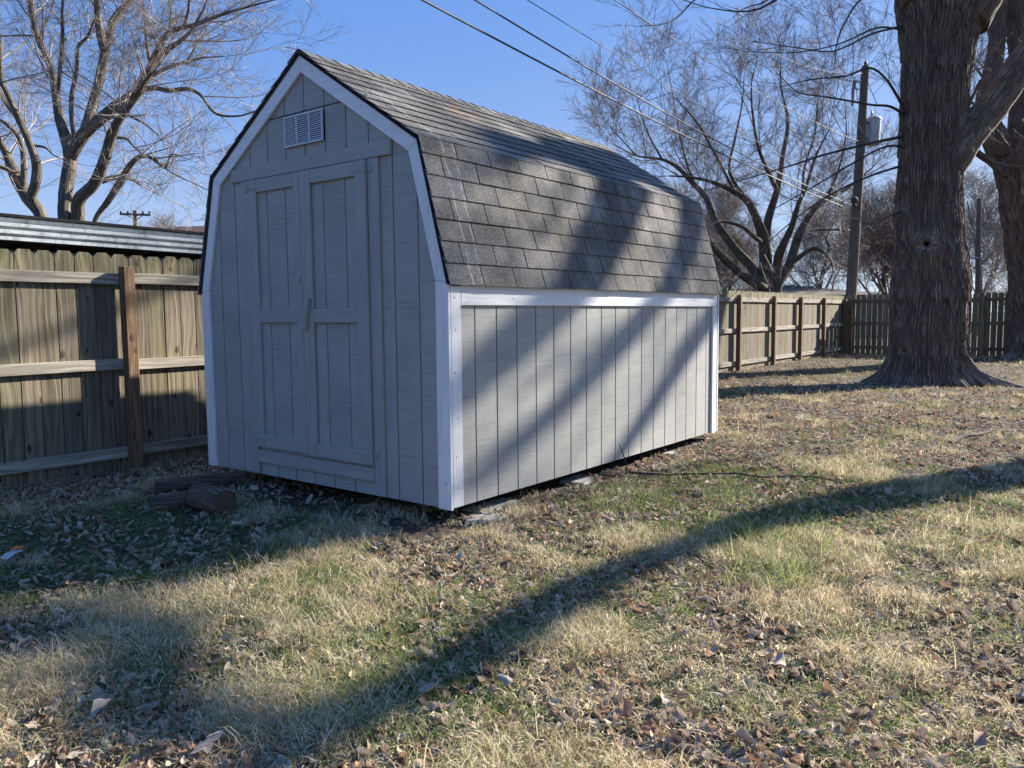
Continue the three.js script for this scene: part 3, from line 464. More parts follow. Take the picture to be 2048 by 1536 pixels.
// twig sprays: small branching shoots about 1 m long, grown along +y, copied through the crowns
const sprays = [1, 2, 3, 4].map((s) => {
  const r = rng(900 + s), G = [];
  const shoot = (p, d, len, rad, lv) => {
    const P = [p.clone()], n = 4, dd = d.clone(); let q = p.clone();
    for (let k = 0; k < n; k++) { dd.add(V((r() - 0.5) * 0.5, (r() - 0.2) * 0.3, (r() - 0.5) * 0.5)).normalize(); q = q.clone().addScaledVector(dd, len / n); P.push(q); }
    G.push(tubeGeo(P, P.map((_, k) => rad * (1 - 0.7 * k / n)), 3, { closed: false }));
    if (lv > 0) { const m = lv === 2 ? 7 : 3; for (let k = 0; k < m; k++) { const t = 0.18 + 0.8 * k / m + r() * 0.08, i = Math.min(n - 1, Math.floor(t * n)), b = P[i].clone().lerp(P[i + 1], t * n - i), a = r() * 6.283, sd = V(Math.cos(a), 0.55 + r() * 0.5, Math.sin(a)).normalize(); shoot(b, dd.clone().multiplyScalar(0.55).add(sd).normalize(), len * (0.5 - 0.22 * t) * (0.7 + r() * 0.6), rad * 0.62, lv - 1); } }
  };
  shoot(V(0, 0, 0), V(0, 1, 0), 1.0, 0.0068, 2);
  return strip(mergeGeometries(G));
});
class Tree {
  constructor(o, seed, base) { this.o = o; this.r = rng(seed); this.g = []; this.copies = [[], [], [], []]; this.base = base; this.max = 1e9; this.n = 0; }
  rel(v) { return v.clone().sub(this.base); }
  spray(p, d, len) { if (this.n++ > this.max) return; const k = Math.floor(this.r() * 4), s = len * (0.75 + this.r() * 0.5), q = orient(d).multiply(new THREE.Quaternion().setFromAxisAngle(V(0, 1, 0), this.r() * 6.283)); this.copies[k].push(new THREE.Matrix4().compose(p, q, V(s * this.thick, s, s * this.thick))); }
  thick = 1; lift = 0.28; wig = 0.35; sprayLen = 0.8; fan = 0.9; kids = [5, 4, 4];
  grow(p, d, len, rad, lv, top) { // p is relative to the tree's base; lv 0 carries the sprays
    const n = lv > 1 ? 7 : 5, P = [p.clone()], dd = d.clone().normalize(), r = this.r; let q = p.clone();
    for (let k = 0; k < n; k++) { dd.add(V((r() - 0.5) * this.wig, this.lift * (0.35 + 0.65 * k / n) * (r() * 0.8 + 0.2), (r() - 0.5) * this.wig)).normalize(); q = q.clone().addScaledVector(dd, len / n); P.push(q); }
    const R = P.map((_, k) => rad * (1 - 0.72 * k / n)); this.g.push(strip(tubeGeo(P, R, lv > 1 ? 7 : lv ? 5 : 4, { closed: false })));
    this.sprout(P, R, len, lv, top);
  }
  sprout(P, R, len, lv, top, from = 0.2) {
    const r = this.r, n = P.length - 1, m = Math.round(this.kids[Math.min(lv, 2)] * (0.8 + r() * 0.4));
    for (let k = 0; k <= m; k++) {
      const t = Math.min(0.999, from + (1 - from) * (k + r() * 0.6) / m), i = Math.min(n - 1, Math.floor(t * n)), b = P[i].clone().lerp(P[i + 1], t * n - i), tan = P[i + 1].clone().sub(P[i]).normalize(), rr = lerp(R[i], R[i + 1], t * n - i);
      const s = V(r() - 0.5, (r() - 0.35) * 0.8, r() - 0.5).normalize(), d = tan.clone().multiplyScalar(k === m ? 1.2 : 0.62).addScaledVector(s, this.fan).normalize();
      if (lv > 0) this.grow(b, d, len * (0.62 - 0.22 * t) * (0.75 + r() * 0.5), Math.max(0.005, rr * 0.6), lv - 1, top); else this.spray(b, d, this.sprayLen);
    }
  }
  limb(P, R, name = 'limb', mat = MLimb, sides = 12, sub = 4) { const [p, q] = smoothPath(P.map((v) => this.rel(v)), R, sub); const rr = this.r; q.forEach((v, i) => { q[i] = v * (1 + (rr() - 0.5) * 0.07); }); mesh(name, strip(tubeGeo(p, q, sides)), mat, this.o); return [p, q]; }
  finish(mBranch, mTwig) {
    if (this.g.length) tag(mesh('branches', mergeGeometries(this.g), mBranch, this.o), null, null, null, 'stuff');
    this.copies.forEach((L, k) => { if (!L.length) return; const im = new THREE.InstancedMesh(sprays[k], mTwig, L.length); L.forEach((m, i) => im.setMatrixAt(i, m)); im.name = 'crown_twigs'; im.userData.kind = 'stuff'; im.castShadow = im.receiveShadow = true; this.o.add(im); });
  }
}
// limbs read off the photograph (x, y, width in its pixels), set at their own distances from the eye
function pixelTree(o, seed, base, conv, depth, limbs, opt) {
  const t = new Tree(o, seed, base); Object.assign(t, opt.set ?? {}); const r = rng(seed + 7);
  limbs.forEach((L, i) => {
    const sp = L.spread ?? (r() - 0.5) * 2 * (opt.dz ?? 1.5), n = L.p.length - 1, s = conv.s;
    const P = [], R = []; L.p.forEach(([x, y, w], k) => { const D = depth + (L.d0 ?? 0) + (L.d0 !== undefined || L.root ? sp * k / n : sp * (0.25 + 0.75 * k / n)), q = at(conv.x + x * s, conv.y + y * s, D); P.push(q); R.push(w * s * D / FOC / 2 * (opt.rs ?? 1)); });
    if (L.root) { P.unshift(V(lerp(P[0].x, base.x, 0.8), -0.15, lerp(P[0].z, base.z, 0.8))); R.unshift(R[0] * 1.25); }
    const [p, q] = t.limb(P, R, L.root ? 'trunk' : 'limb', opt.mat ?? MLimb, L.root ? 14 : 10);
    let len = 0; for (let k = 1; k < p.length; k++) len += p[k].distanceTo(p[k - 1]);
    const lv = L.lv ?? 1, m = Math.max(2, Math.round(len * (opt.dens ?? 1.6))); 
    for (let k = 0; k <= m; k++) {
      const f = (L.from ?? (L.root ? 0.5 : 0.22)), tt = Math.min(0.999, f + (1 - f) * (k + t.r() * 0.5) / m), j = Math.min(p.length - 2, Math.floor(tt * (p.length - 1))), b = p[j].clone().lerp(p[j + 1], 0.5), tan = p[j + 1].clone().sub(p[j]).normalize();
      const sd = V(t.r() - 0.5, (t.r() - 0.35) * (opt.updown ?? 1), t.r() - 0.5).normalize(), d = tan.multiplyScalar(k === m ? 1.6 : 0.6).addScaledVector(sd, k === m ? 0.2 : 1).normalize();
      const end = k >= m - 1; t.grow(b, d, (opt.kid ?? 1.5) * (0.55 + t.r() * 0.8) * (end ? 1.15 : 1), Math.min(q[j] * 0.55, 0.012 + t.r() * 0.014), t.r() < (opt.deep ?? 0.5) || end ? lv : 0);
    }
  });
  t.finish(opt.mBranch ?? MTwigPale, opt.mTwig ?? MTwigPale); return t;
}
{ // spreading silver maple behind the middle of the right fence
  const D = 28, b = at(1541, 600, D); b.y = 0;
  const o = thing('bare_maple_tree', 'wide many-stemmed bare tree rising behind the fence left of the utility pole', 'tree', [b.x, 0, b.z]);
  pixelTree(o, 301, b, { x: 1120, y: 60, s: 680 / 1865 }, D, [
    { p: [[1120, 1420, 66], [1010, 1350, 55], [900, 1260, 42], [840, 1200, 30], [760, 1130, 18], [700, 1100, 10]], spread: -2 },
    { p: [[1120, 1410, 84], [1060, 1310, 66], [960, 1200, 55], [860, 1060, 48], [800, 920, 40], [720, 830, 34], [640, 750, 26], [560, 710, 18], [420, 690, 11], [300, 630, 6]], root: 1, spread: 2 },
    { p: [[1130, 1400, 90], [1120, 1160, 74], [1080, 1040, 55], [1030, 940, 46], [960, 890, 38], [850, 840, 24], [730, 810, 18], [600, 800, 9]], root: 1, spread: -1.5 },
    { p: [[1130, 1180, 60], [1140, 1050, 54], [1190, 880, 40], [1220, 700, 30], [1250, 500, 23], [1215, 330, 13], [1210, 180, 6]], spread: 1 },
    { p: [[1180, 1400, 62], [1200, 1240, 60], [1220, 1190, 52], [1270, 1080, 40], [1310, 950, 28], [1350, 860, 20], [1400, 700, 14], [1480, 540, 8]], root: 1, spread: -2.5 },
    { p: [[1190, 1410, 66], [1260, 1290, 64], [1310, 1130, 58], [1400, 980, 42], [1460, 930, 30], [1560, 880, 20], [1660, 800, 12], [1730, 740, 7]], root: 1, spread: 2.5 },
    { p: [[1280, 1270, 34], [1390, 1200, 27], [1470, 1240, 19], [1500, 1310, 9]], spread: -2 },
    { p: [[1310, 1150, 30], [1370, 1100, 22], [1480, 1095, 16], [1580, 1100, 9]], spread: 1.5 },
    { p: [[1030, 940, 26], [930, 780, 20], [960, 600, 15], [1000, 400, 9], [1010, 250, 5]], spread: 2.5 },
    { p: [[960, 890, 20], [850, 680, 15], [760, 520, 11], [640, 380, 6]], spread: -2.5 },
    { p: [[730, 830, 20], [680, 680, 14], [640, 480, 10], [600, 260, 5]], spread: 2 },
    { p: [[1190, 880, 30], [1100, 680, 23], [1070, 560, 18], [1050, 300, 9], [1080, 170, 5]], spread: -2 },
    { p: [[1330, 900, 22], [1340, 760, 16], [1400, 560, 12], [1420, 330, 7], [1440, 200, 4]], spread: 2 },
    { p: [[1100, 1160, 30], [1060, 1130, 28], [1000, 1080, 24], [880, 1050, 18], [800, 1090, 10]], spread: -2.5 },
    { p: [[560, 710, 14], [480, 560, 10], [430, 400, 6], [420, 300, 3]], spread: 2 },
    { p: [[1460, 930, 18], [1530, 760, 13], [1570, 560, 8], [1560, 380, 4]], spread: 0 },
    { p: [[420, 690, 9], [300, 560, 6], [230, 480, 3]], spread: 1 }],
  { rs: 0.85, dens: 1.0, kid: 1.6, deep: 0.6, dz: 3, updown: 1.2, mat: MLimbDark, mBranch: MTwig, mTwig: MTwig, set: { sprayLen: 0.9, thick: 1.1, lift: 0.34, kids: [4, 4, 4] } });
}
{ // two bare trees beyond the neighbour's shed, upper left
  const D = 16, b = at(150, 455, D); b.y = 0;
  const o = thing('bare_maple_tree', 'tall bare tree with a long drooping limb above the neighbouring shed', 'tree', [b.x, 0, b.z]);
  const conv = { x: 0, y: 0, s: 0.3125 };
  pixelTree(o, 401, b, conv, D, [
    { p: [[415, 1400, 84], [425, 1200, 86], [450, 1000, 82], [385, 770, 62], [352, 580, 46], [325, 430, 40], [245, 250, 38], [205, 80, 34], [185, -60, 30], [160, -300, 18]], root: 1, spread: 1 },
    { p: [[450, 1010, 70], [535, 860, 80], [600, 800, 72], [750, 680, 76], [895, 570, 66], [960, 430, 46], [1080, 210, 35], [1230, 165, 28], [1400, 100, 21], [1600, 40, 13], [1770, -5, 7]], spread: -1.2 },
    { p: [[540, 850, 62], [575, 730, 60], [640, 500, 58], [680, 300, 54], [730, 130, 50], [810, 30, 44], [900, -120, 34], [980, -330, 18]], spread: 1.2 },
    { p: [[665, 330, 46], [640, 230, 44], [628, 120, 42], [620, -20, 38], [640, -260, 20]], spread: -0.6 },
    { p: [[480, 930, 30], [455, 650, 28], [495, 430, 28], [500, 300, 24], [560, 235, 18], [600, 140, 12], [640, 40, 6]], spread: -1 },
    { p: [[500, 1400, 82], [505, 1280, 76], [600, 1180, 70], [660, 1050, 68], [720, 850, 62], [780, 740, 48], [860, 640, 34], [930, 520, 20], [1000, 440, 10]], root: 1, spread: -1.5 },
    { p: [[600, 1430, 26], [690, 1290, 40], [760, 1180, 48], [840, 1050, 38], [900, 1000, 27], [990, 1020, 20], [1060, 1075, 15], [1095, 990, 9], [1180, 1010, 4]], root: 1, spread: -1 },
    { p: [[650, 1160, 36], [760, 1130, 30], [850, 1150, 22], [900, 1185, 12]], spread: 0.8 },
    { p: [[910, 575, 34], [1000, 565, 30], [1080, 580, 31], [1200, 570, 27], [1280, 605, 21], [1350, 700, 17], [1400, 735, 16], [1530, 742, 12], [1640, 710, 8]], spread: -0.8, lv: 0 },
    { p: [[900, 575, 28], [970, 495, 26], [1080, 430, 23], [1200, 395, 19], [1300, 370, 11], [1430, 362, 6]], spread: 0.8 },
    { p: [[1200, 395, 16], [1250, 300, 15], [1285, 220, 12], [1320, 120, 8], [1340, 0, 5]], spread: 1 },
    { p: [[1000, 420, 30], [1060, 330, 38], [1150, 265, 26], [1220, 200, 20], [1300, 60, 12], [1340, -40, 8]], spread: -1.2 },
    { p: [[1085, 210, 22], [1095, 100, 18], [1090, -20, 14], [1120, -160, 8]], spread: 1.3 },
    { p: [[1180, 165, 20], [1205, 60, 15], [1215, -60, 10]], spread: -1 },
    { p: [[720, 720, 16], [830, 740, 15], [920, 790, 11], [1020, 870, 7]], spread: 0.5, lv: 0 },
    { p: [[740, 880, 20], [810, 890, 16], [860, 940, 13], [910, 990, 9]], spread: -0.5, lv: 0 },
    { p: [[960, 420, 20], [940, 270, 26], [930, 160, 15], [910, 0, 10]], spread: 0.6 },
    { p: [[375, 600, 26], [385, 430, 26], [400, 250, 22], [400, 60, 20], [410, -120, 12]], spread: -1 },
    { p: [[250, 250, 16], [280, 180, 12], [330, 60, 8], [360, -60, 5]], spread: 1 }],
  { dens: 2.0, kid: 1.25, deep: 0.55, dz: 1, updown: 1, mBranch: MTwigPale, mTwig: MTwigPale, set: { sprayLen: 0.66, thick: 0.9, lift: 0.1, wig: 0.55, kids: [3, 4, 4] } });
  const b2 = at(85, 455, 17.5); b2.y = 0;
  const o2 = thing('bare_maple_tree', 'bare tree leaning left at the left edge above the neighbouring shed', 'tree', [b2.x, 0, b2.z]);
  pixelTree(o2, 402, b2, conv, 17.5, [
    { p: [[270, 1400, 76], [180, 1265, 82], [120, 1160, 84], [85, 1090, 70], [40, 980, 50], [-10, 890, 46], [-90, 780, 36], [-200, 600, 20]], root: 1, spread: 1 },
    { p: [[190, 1280, 60], [225, 1180, 62], [235, 1060, 60], [190, 920, 46], [125, 770, 44], [60, 630, 36], [10, 510, 30], [0, 300, 24], [-30, 60, 16]], spread: -1 },
    { p: [[150, 1200, 42], [152, 1000, 36], [120, 880, 30], [35, 790, 22], [-60, 740, 10]], spread: 0.6 },
    { p: [[110, 1120, 30], [40, 1080, 28], [-60, 1040, 20], [-150, 960, 10]], spread: -0.8 },
    { p: [[205, 930, 18], [290, 945, 14], [340, 990, 9], [400, 1020, 5]], spread: -0.4, lv: 0 },
    { p: [[120, 770, 26], [80, 720, 24], [20, 640, 20], [-60, 480, 12]], spread: 1 }],
  { dens: 2.0, kid: 1.25, deep: 0.5, dz: 1, mBranch: MTwigPale, mTwig: MTwigPale, set: { sprayLen: 0.66, thick: 0.9, lift: 0.1, wig: 0.55, kids: [3, 4, 4] } });
}
// trees of the far gardens, each grown on its own
function farTree(label, px, depth, h, seed, mat = MTwig, spread = 0.5) {
  const b = at(px, 640, depth); b.y = 0; const o = thing('bare_garden_tree', label, 'tree', [b.x, 0, b.z], 0, 'bare trees of the far gardens'), t = new Tree(o, seed, V(0, 0, 0)), r = t.r;
  Object.assign(t, { sprayLen: h * 0.12, thick: 1.6, lift: 0.3, fan: 0.85, kids: [4, 4, 4] });
  const P = [V(0, -0.1, 0), V((r() - 0.5) * 0.3, h * 0.12, (r() - 0.5) * 0.3), V((r() - 0.5) * 0.5, h * 0.24, (r() - 0.5) * 0.5), V((r() - 0.5) * 0.9, h * 0.42, (r() - 0.5) * 0.9), V((r() - 0.5) * 1.2, h * 0.62, (r() - 0.5) * 1.2), V((r() - 0.5) * 1.5, h * 0.8, (r() - 0.5) * 1.5)], R = [0.026, 0.022, 0.019, 0.013, 0.008, 0.003].map((k) => k * h);
  t.limb(P, R, 'trunk', MLimbDark, 10);
  const m = 8; for (let k = 0; k < m; k++) { const q = 0.2 + 0.62 * k / m, i = q * 5, j = Math.floor(i), p = P[j].clone().lerp(P[j + 1], i - j), a = k * 2.4 + r(); t.grow(p, V(Math.cos(a) * (spread + 0.3), 0.6 + q * 0.5, Math.sin(a) * (spread + 0.3)), h * (0.42 - 0.2 * q), R[j] * 0.55, 2); }
  t.finish(mat, mat);
}
farTree('small bare tree just right of the utility pole', 1765, 36, 7, 501);
farTree('pale bare tree between the spreading tree and the pole', 1640, 46, 8, 502, MTwigPale);
farTree('bare tree showing left of the big trunk, low over the fence', 1790, 52, 10, 503);
farTree('bare tree between the two big trunks', 1950, 44, 9, 504, MTwigPale);
farTree('reddish bare shrubby tree beside the second trunk', 2030, 48, 6, 505, std({ color: lin(0.3, 0.17, 0.13) }));
farTree('bare tree far behind the roof end', 1180, 55, 12, 506, MTwigPale);
farTree('bare tree low behind the left end of the right fence', 1465, 40, 6, 507);
farTree('bare tree far behind the left roofs', 330, 60, 9, 508, MTwigPale);
farTree('bare tree far behind the spreading tree', 1420, 58, 11, 509, MTwigPale);
// ------------------------------------------------------------------ the big trunk on the right
function bigTrunk(o, D, edges, opt) { // edges: [py, left px, right px] from the ground up
  const rows = edges.map(([y, l, r]) => { const a = at(l, y, D), b = at(r, y, D), m = a.clone().add(b).multiplyScalar(0.5); return { c: m, R: a.distanceTo(b) / 2 * 0.945 }; });
  const base = rows[0].c, y0 = rows[0].c.y, yT = rows[rows.length - 1].c.y, nu = opt.nu ?? 420, nv = opt.nv ?? 640, pos = [], uv = [], idx = [];
  const toEye = Math.atan2(EYE.z - base.z, EYE.x - base.x), r = rng(opt.seed), roots = opt.roots, per = Math.round(2 * Math.PI * rows[Math.floor(rows.length / 2)].R / 0.042);
  for (let j = 0; j <= nv; j++) {
    const y = lerp(-0.25, yT, j / nv), yy = Math.max(y, y0); let k = 0; while (k < rows.length - 2 && rows[k + 1].c.y < yy) k++;
    const t = clamp((yy - rows[k].c.y) / (rows[k + 1].c.y - rows[k].c.y)), s = t * t * (3 - 2 * t), cx = lerp(rows[k].c.x, rows[k + 1].c.x, s), cz = lerp(rows[k].c.z, rows[k + 1].c.z, s), R = lerp(rows[k].R, rows[k + 1].R, s);
    for (let i = 0; i <= nu; i++) {
      const a = i / nu * Math.PI * 2, X = Math.cos(a), Z = Math.sin(a);
      let fl = 0; for (const [ra, len, w] of roots) { let d = a - ra - toEye; d = Math.atan2(Math.sin(d), Math.cos(d)); fl += len * (0.75 + 0.5 * vnoise(a * 9, y * 4, opt.seed + 31)) * Math.exp(-((d / w) ** 2)) * Math.exp(-Math.max(0, y - y0 + 0.05) / (0.16 + 0.16 * w)); }
      const u = i / nu * per, wob = 2.6 * (fbm(u * 0.25, y * 1.1, opt.seed, Math.max(1, Math.round(per / 4)), 1 << 20, 3) - 0.5), uu = u + wob, cl = Math.floor(uu), fu = uu - cl, cw = ((cl % per) + per) % per;
      const yr = y * 3.1 + hash2(cw, 7, opt.seed) * 5 + 0.9 * (vnoise(uu, y * 2, opt.seed + 2) - 0.5), row = Math.floor(yr), fy = yr - row, plate = hash2(cw, row, opt.seed + 9), edge = 1 - smooth(0.0, 0.3, Math.min(fu, 1 - fu)), gap = 1 - smooth(0, 0.1, fy), fine = fbm(u * 3, y * 16, opt.seed + 5, per * 3, 1 << 20, 2);
      let bark = (plate * 0.034 - edge * 0.036 - gap * 0.02 + (1 - fy) * 0.016 + fine * 0.012 - 0.004) * (opt.bark ?? 1), lump = 0.045 * (fbm(X * 1.4 + 5, y * 0.9 + Z * 1.4, opt.seed + 12) - 0.5) * 2 * R;
      let extra = 0;
      if (opt.knot) { const kk = opt.knot; let d = a - toEye - kk.a; d = Math.atan2(Math.sin(d), Math.cos(d)) * R; const q = Math.hypot(d, (y - kk.y) * 0.95); const inn = smooth(kk.r * 1.25, kk.r * 0.9, q); bark = bark * (1 - inn * 0.85) + inn * 0.008 * Math.sin(q * 190 + d * 12); extra = 0.085 * Math.exp(-(((q - kk.r * 0.72) / (kk.r * 0.42)) ** 2)) - 0.03 * Math.exp(-((q / (kk.r * 0.5)) ** 2)) - 0.2 * smooth(0.075, 0.04, Math.hypot(d * 0.9, (y - kk.y + 0.01) * 1.15)); }
      const rad = R + fl + bark + lump + extra; pos.push(cx - base.x + X * rad, y, cz - base.z + Z * rad); uv.push(i / nu * 7, y * 1.0);
    }
  }
  const w = nu + 1; for (let j = 0; j < nv; j++) for (let i = 0; i < nu; i++) { const q = j * w + i; idx.push(q, q + w, q + 1, q + 1, q + w, q + w + 1); }
  const g = new THREE.BufferGeometry(); g.setAttribute('position', new THREE.Float32BufferAttribute(pos, 3)); g.setAttribute('uv', new THREE.Float32BufferAttribute(uv, 2)); g.setIndex(idx); g.computeVertexNormals();
  return mesh('trunk', g, MTrunk, o);
}
const T = SUN.y / Math.hypot(SUN.x, SUN.z), K = -SUN.x / SUN.z;           // rise and sideways shift per metre of z towards the sun
const wall = (y, z, Z) => V(HX + K * (z - Z), y + LIFT + T * Math.hypot(z - Z, K * (z - Z)), Z); // point at depth Z whose shadow meets the wall at (y, z)
const lawn = (x, z, Z) => V(x + K * (z - Z), T * Math.hypot(z - Z, K * (z - Z)), Z);
{
  const D = 14.3, foot = at(1862, 762, D), o = thing('big_maple_tree', 'massive rough-barked trunk with a knot hole, standing before the far fence', 'tree', [0, 0, 0]);
  const E = [[764, 1775, 1945], [735, 1781, 1932], [700, 1784, 1929], [650, 1785, 1930], [600, 1787, 1932], [560, 1788, 1934], [520, 1790, 1929], [470, 1794, 1922], [400, 1797, 1919], [300, 1802, 1918], [200, 1806, 1930], [110, 1808, 1943], [50, 1803, 1958], [0, 1797, 1972], [-40, 1800, 1978], [-75, 1840, 1945]];
  const rows0 = at((E[0][1] + E[0][2]) / 2, E[0][0], D); o.position.set(rows0.x, 0, rows0.z);
  const R = bigTrunk(o, D, E, { seed: 71, knot: { a: 0.02, y: at(1853, 492, D).y, r: 0.25 }, roots: [[0.55, 0.16, 0.35], [-1.15, 0.95, 0.16], [-0.6, 0.3, 0.16], [1.25, 0.55, 0.26], [2.4, 0.4, 0.4], [-2.2, 0.5, 0.4]] }); void R; void foot;
  { const ky = at(1853, 492, D), c = V(ky.x, ky.y, ky.z), dir = EYE.clone().sub(c).setY(0).normalize(), prof = [[0.038, -0.16], [0.044, -0.05], [0.05, 0.0], [0.066, 0.022], [0.09, 0.026], [0.12, 0.04], [0.15, 0.046], [0.185, 0.04], [0.212, 0.016], [0.228, -0.03], [0.232, -0.09]].map(([x, y]) => new THREE.Vector2(x, y)), g = new THREE.LatheGeometry(prof, 48), q = g.attributes.position;
    for (let k = 0; k < q.count; k++) { const x = q.getX(k), z = q.getZ(k), f = 1 + 0.10 * (fbm(x * 9 + 4, z * 9, 71) - 0.5); q.setXYZ(k, x * f, q.getY(k) + 0.02 * (fbm(x * 26, z * 26, 72) - 0.5), z * f * 0.97); } g.computeVertexNormals();
    const m = mesh('knot', g, std({ map: bkTrunk, bumpMap: barkBump, bumpScale: 0.006, roughness: 0.95, color: lin(1.05, 1.0, 0.98) }), o); m.quaternion.copy(orient(dir)); m.position.copy(c.addScaledVector(dir, 0.575)).sub(V(rows0.x, 0, rows0.z)); }
  const t = new Tree(o, 610, V(rows0.x, 0, rows0.z)); Object.assign(t, { sprayLen: 0.8, thick: 0.7, lift: 0.12, wig: 0.5, kids: [4, 4, 5] });
  const px = D / FOC / 2, add = (L, spread, name = 'limb', lv = 2, kid = 0, from = 0.3, mat = MTrunk) => { const P = [], Q = []; L.forEach(([x, y, w], k) => { const d = D - 0.15 + spread * k / (L.length - 1); P.push(at(x, y, d)); Q.push(w * d / FOC / 2); }); const [p, q] = t.limb(P, Q, name, mat, 14, 5); if (kid) { let len = 0; for (let k = 1; k < p.length; k++) len += p[k].distanceTo(p[k - 1]); const m = Math.max(3, Math.round(len * 0.65)); for (let k = 0; k <= m; k++) { const tt = Math.min(0.99, from + (1 - from) * k / m), j = Math.floor(tt * (p.length - 1)), tan = p[j + 1].clone().sub(p[j]).normalize(), s = V(t.r() - 0.5, (t.r() - 0.3) * 0.8, t.r() - 0.5).normalize(); t.grow(p[j], tan.multiplyScalar(0.7).add(s).normalize(), kid * (0.6 + t.r() * 0.8), Math.min(q[j] * 0.5, 0.05), lv); } } return [p, q]; }; void px;
  // upper forks (mostly above the picture) and the limb that leaves to the right
  add([[1858, 10, 110], [1840, -70, 105], [1800, -170, 98], [1750, -330, 88], [1700, -560, 70], [1670, -800, 45], [1650, -1000, 24]], 0.8, 'limb', 2, 2.2, 0.35);
  add([[1925, 40, 105], [1965, -20, 84], [1992, -80, 68], [2042, -170, 58], [2105, -260, 54], [2175, -400, 48], [2200, -600, 40], [2260, -820, 22]], -0.8, 'limb', 2, 2.2, 0.35);
  add([[1880, 400, 40], [1905, 318, 70], [1942, 262, 66], [1992, 205, 60], [2042, 130, 58], [2090, 70, 56]], 0.1, 'limb', 2, 0);
  // beyond the picture that limb arches over to the right and forks; its shadows fall across the roof, the wall and the lawn
  const far = (P, R, kid, lv, every) => { const [p, q] = t.limb(P, R, 'limb', MTrunk, 12, 4); for (let k = 8; k < p.length - 1; k += every) { const tan = p[k + 1].clone().sub(p[k]).normalize(), s = V(t.r() - 0.5, (t.r() - 0.2), t.r() - 0.5).normalize(); t.grow(p[k], tan.multiplyScalar(0.8).add(s).normalize(), kid * (0.5 + t.r() * 0.7), Math.min(0.025, q[k] * 0.4), lv); } };
  const e0 = at(2086, 76, D - 0.1), e1 = wall(3.3, -4.0, -13.8);
  far([e0, e0.clone().lerp(e1, 0.5).add(V(0, 0.12, 0)), e1, wall(2.6, -3.1, -13.8), wall(2.0, -2.3, -13.8), wall(1.52, -1.62, -13.7), wall(1.1, -0.95, -13.6), wall(0.72, -0.17, -13.5), wall(0.45, 0.45, -13.4), wall(0.32, 0.9, -13.3)], [0.26, 0.26, 0.26, 0.25, 0.235, 0.21, 0.19, 0.15, 0.09, 0.03], 1.0, 0, 5);
  far([e1.clone().lerp(e0, 0.3), wall(2.9, -3.4, -14.8), wall(3.0, -2.7, -15.2), wall(2.75, -2.1, -15.5), wall(2.45, -1.5, -15.6), wall(2.2, -0.9, -15.6)], [0.24, 0.23, 0.21, 0.17, 0.12, 0.05], 1.0, 1, 5);
  far([e1.clone().lerp(e0, 0.15), wall(1.95, -3.6, -15.2), wall(1.5, -2.95, -15.6), wall(1.08, -2.3, -15.8), wall(0.82, -1.82, -15.9), wall(0.5, -1.15, -15.9), wall(0.23, -0.45, -15.8), wall(0.05, 0.2, -15.6)], [0.17, 0.16, 0.14, 0.125, 0.12, 0.11, 0.09, 0.05], 1.1, 0, 3);
  far([e0, wall(1.7, -4.6, -15.4), wall(1.2, -3.8, -15.8), wall(0.72, -3.02, -16.2), wall(0.38, -2.48, -16.4), wall(0.09, -2.01, -16.5), wall(-0.2, -1.5, -16.5)], [0.15, 0.14, 0.125, 0.115, 0.1, 0.085, 0.05], 1.2, 1, 3);
  // thin boughs that cross the sky left of the trunk
  for (const [L, sp] of [[[[1815, 235, 12], [1795, 200, 11], [1772, 162, 9], [1735, 137, 8], [1690, 146, 6], [1620, 165, 5], [1560, 172, 3]], -1.2], [[[1815, 235, 11], [1785, 219, 10], [1740, 205, 8], [1690, 197, 7], [1630, 196, 6], [1595, 178, 4], [1560, 140, 2.5]], -0.8], [[[1815, 272, 13], [1770, 278, 11], [1712, 300, 10], [1640, 312, 8], [1580, 332, 6], [1480, 352, 4], [1400, 385, 2.5]], -1.5], [[[1812, 296, 8], [1770, 292, 8], [1700, 330, 7], [1620, 372, 5], [1540, 430, 3]], -0.6],
    [[[1815, 50, 8], [1750, 66, 7], [1660, 100, 5], [1590, 96, 4], [1500, 78, 2.5]], -1.2], [[[1815, 62, 8], [1760, 62, 7], [1690, 88, 5], [1600, 112, 4], [1480, 96, 2]], -2], [[[1800, -60, 16], [1700, -40, 12], [1600, -30, 10], [1480, -50, 8], [1395, -2, 6], [1358, 32, 5], [1322, 50, 4], [1275, 47, 2.5]], -2], [[[1600, -40, 8], [1560, -20, 6], [1528, 2, 5], [1492, 22, 3.5], [1465, 36, 2]], -2.4], [[[1800, -20, 10], [1720, -10, 8], [1685, 40, 6], [1672, 90, 5], [1665, 140, 3]], -1], [[[1812, 420, 7], [1770, 430, 5], [1730, 470, 3]], -0.5], [[[1810, 330, 9], [1740, 345, 8], [1650, 400, 6], [1560, 470, 4], [1500, 520, 2]], -1], [[[1790, -90, 14], [1650, -60, 10], [1520, 10, 7], [1420, 20, 4], [1340, -5, 3]], -2.6]]) {
    const P = [], Q = []; L.forEach(([x, y, w], k) => { const d = D + sp * k / (L.length - 1); P.push(at(x + (k ? (t.r() - 0.5) * 14 : 0), y + (k ? (t.r() - 0.5) * 16 : 0), d)); Q.push(w * 0.55 * d / FOC / 2); }); const [p, q] = t.limb(P, Q, 'bough', MLimbDark, 7, 4);
    for (let k = 4; k < p.length - 1; k += 3) { const tan = p[k + 1].clone().sub(p[k]).normalize(), s = V(t.r() - 0.5, (t.r() - 0.4) * 0.9, t.r() - 0.5).normalize(); if (t.r() < 0.75) t.grow(p[k], tan.add(s).normalize(), 0.3 + t.r() * 0.6, Math.min(0.008, q[k] * 0.6), 0); }
    t.spray(p[p.length - 1], p[p.length - 1].clone().sub(p[p.length - 2]).normalize(), 0.7);
  }
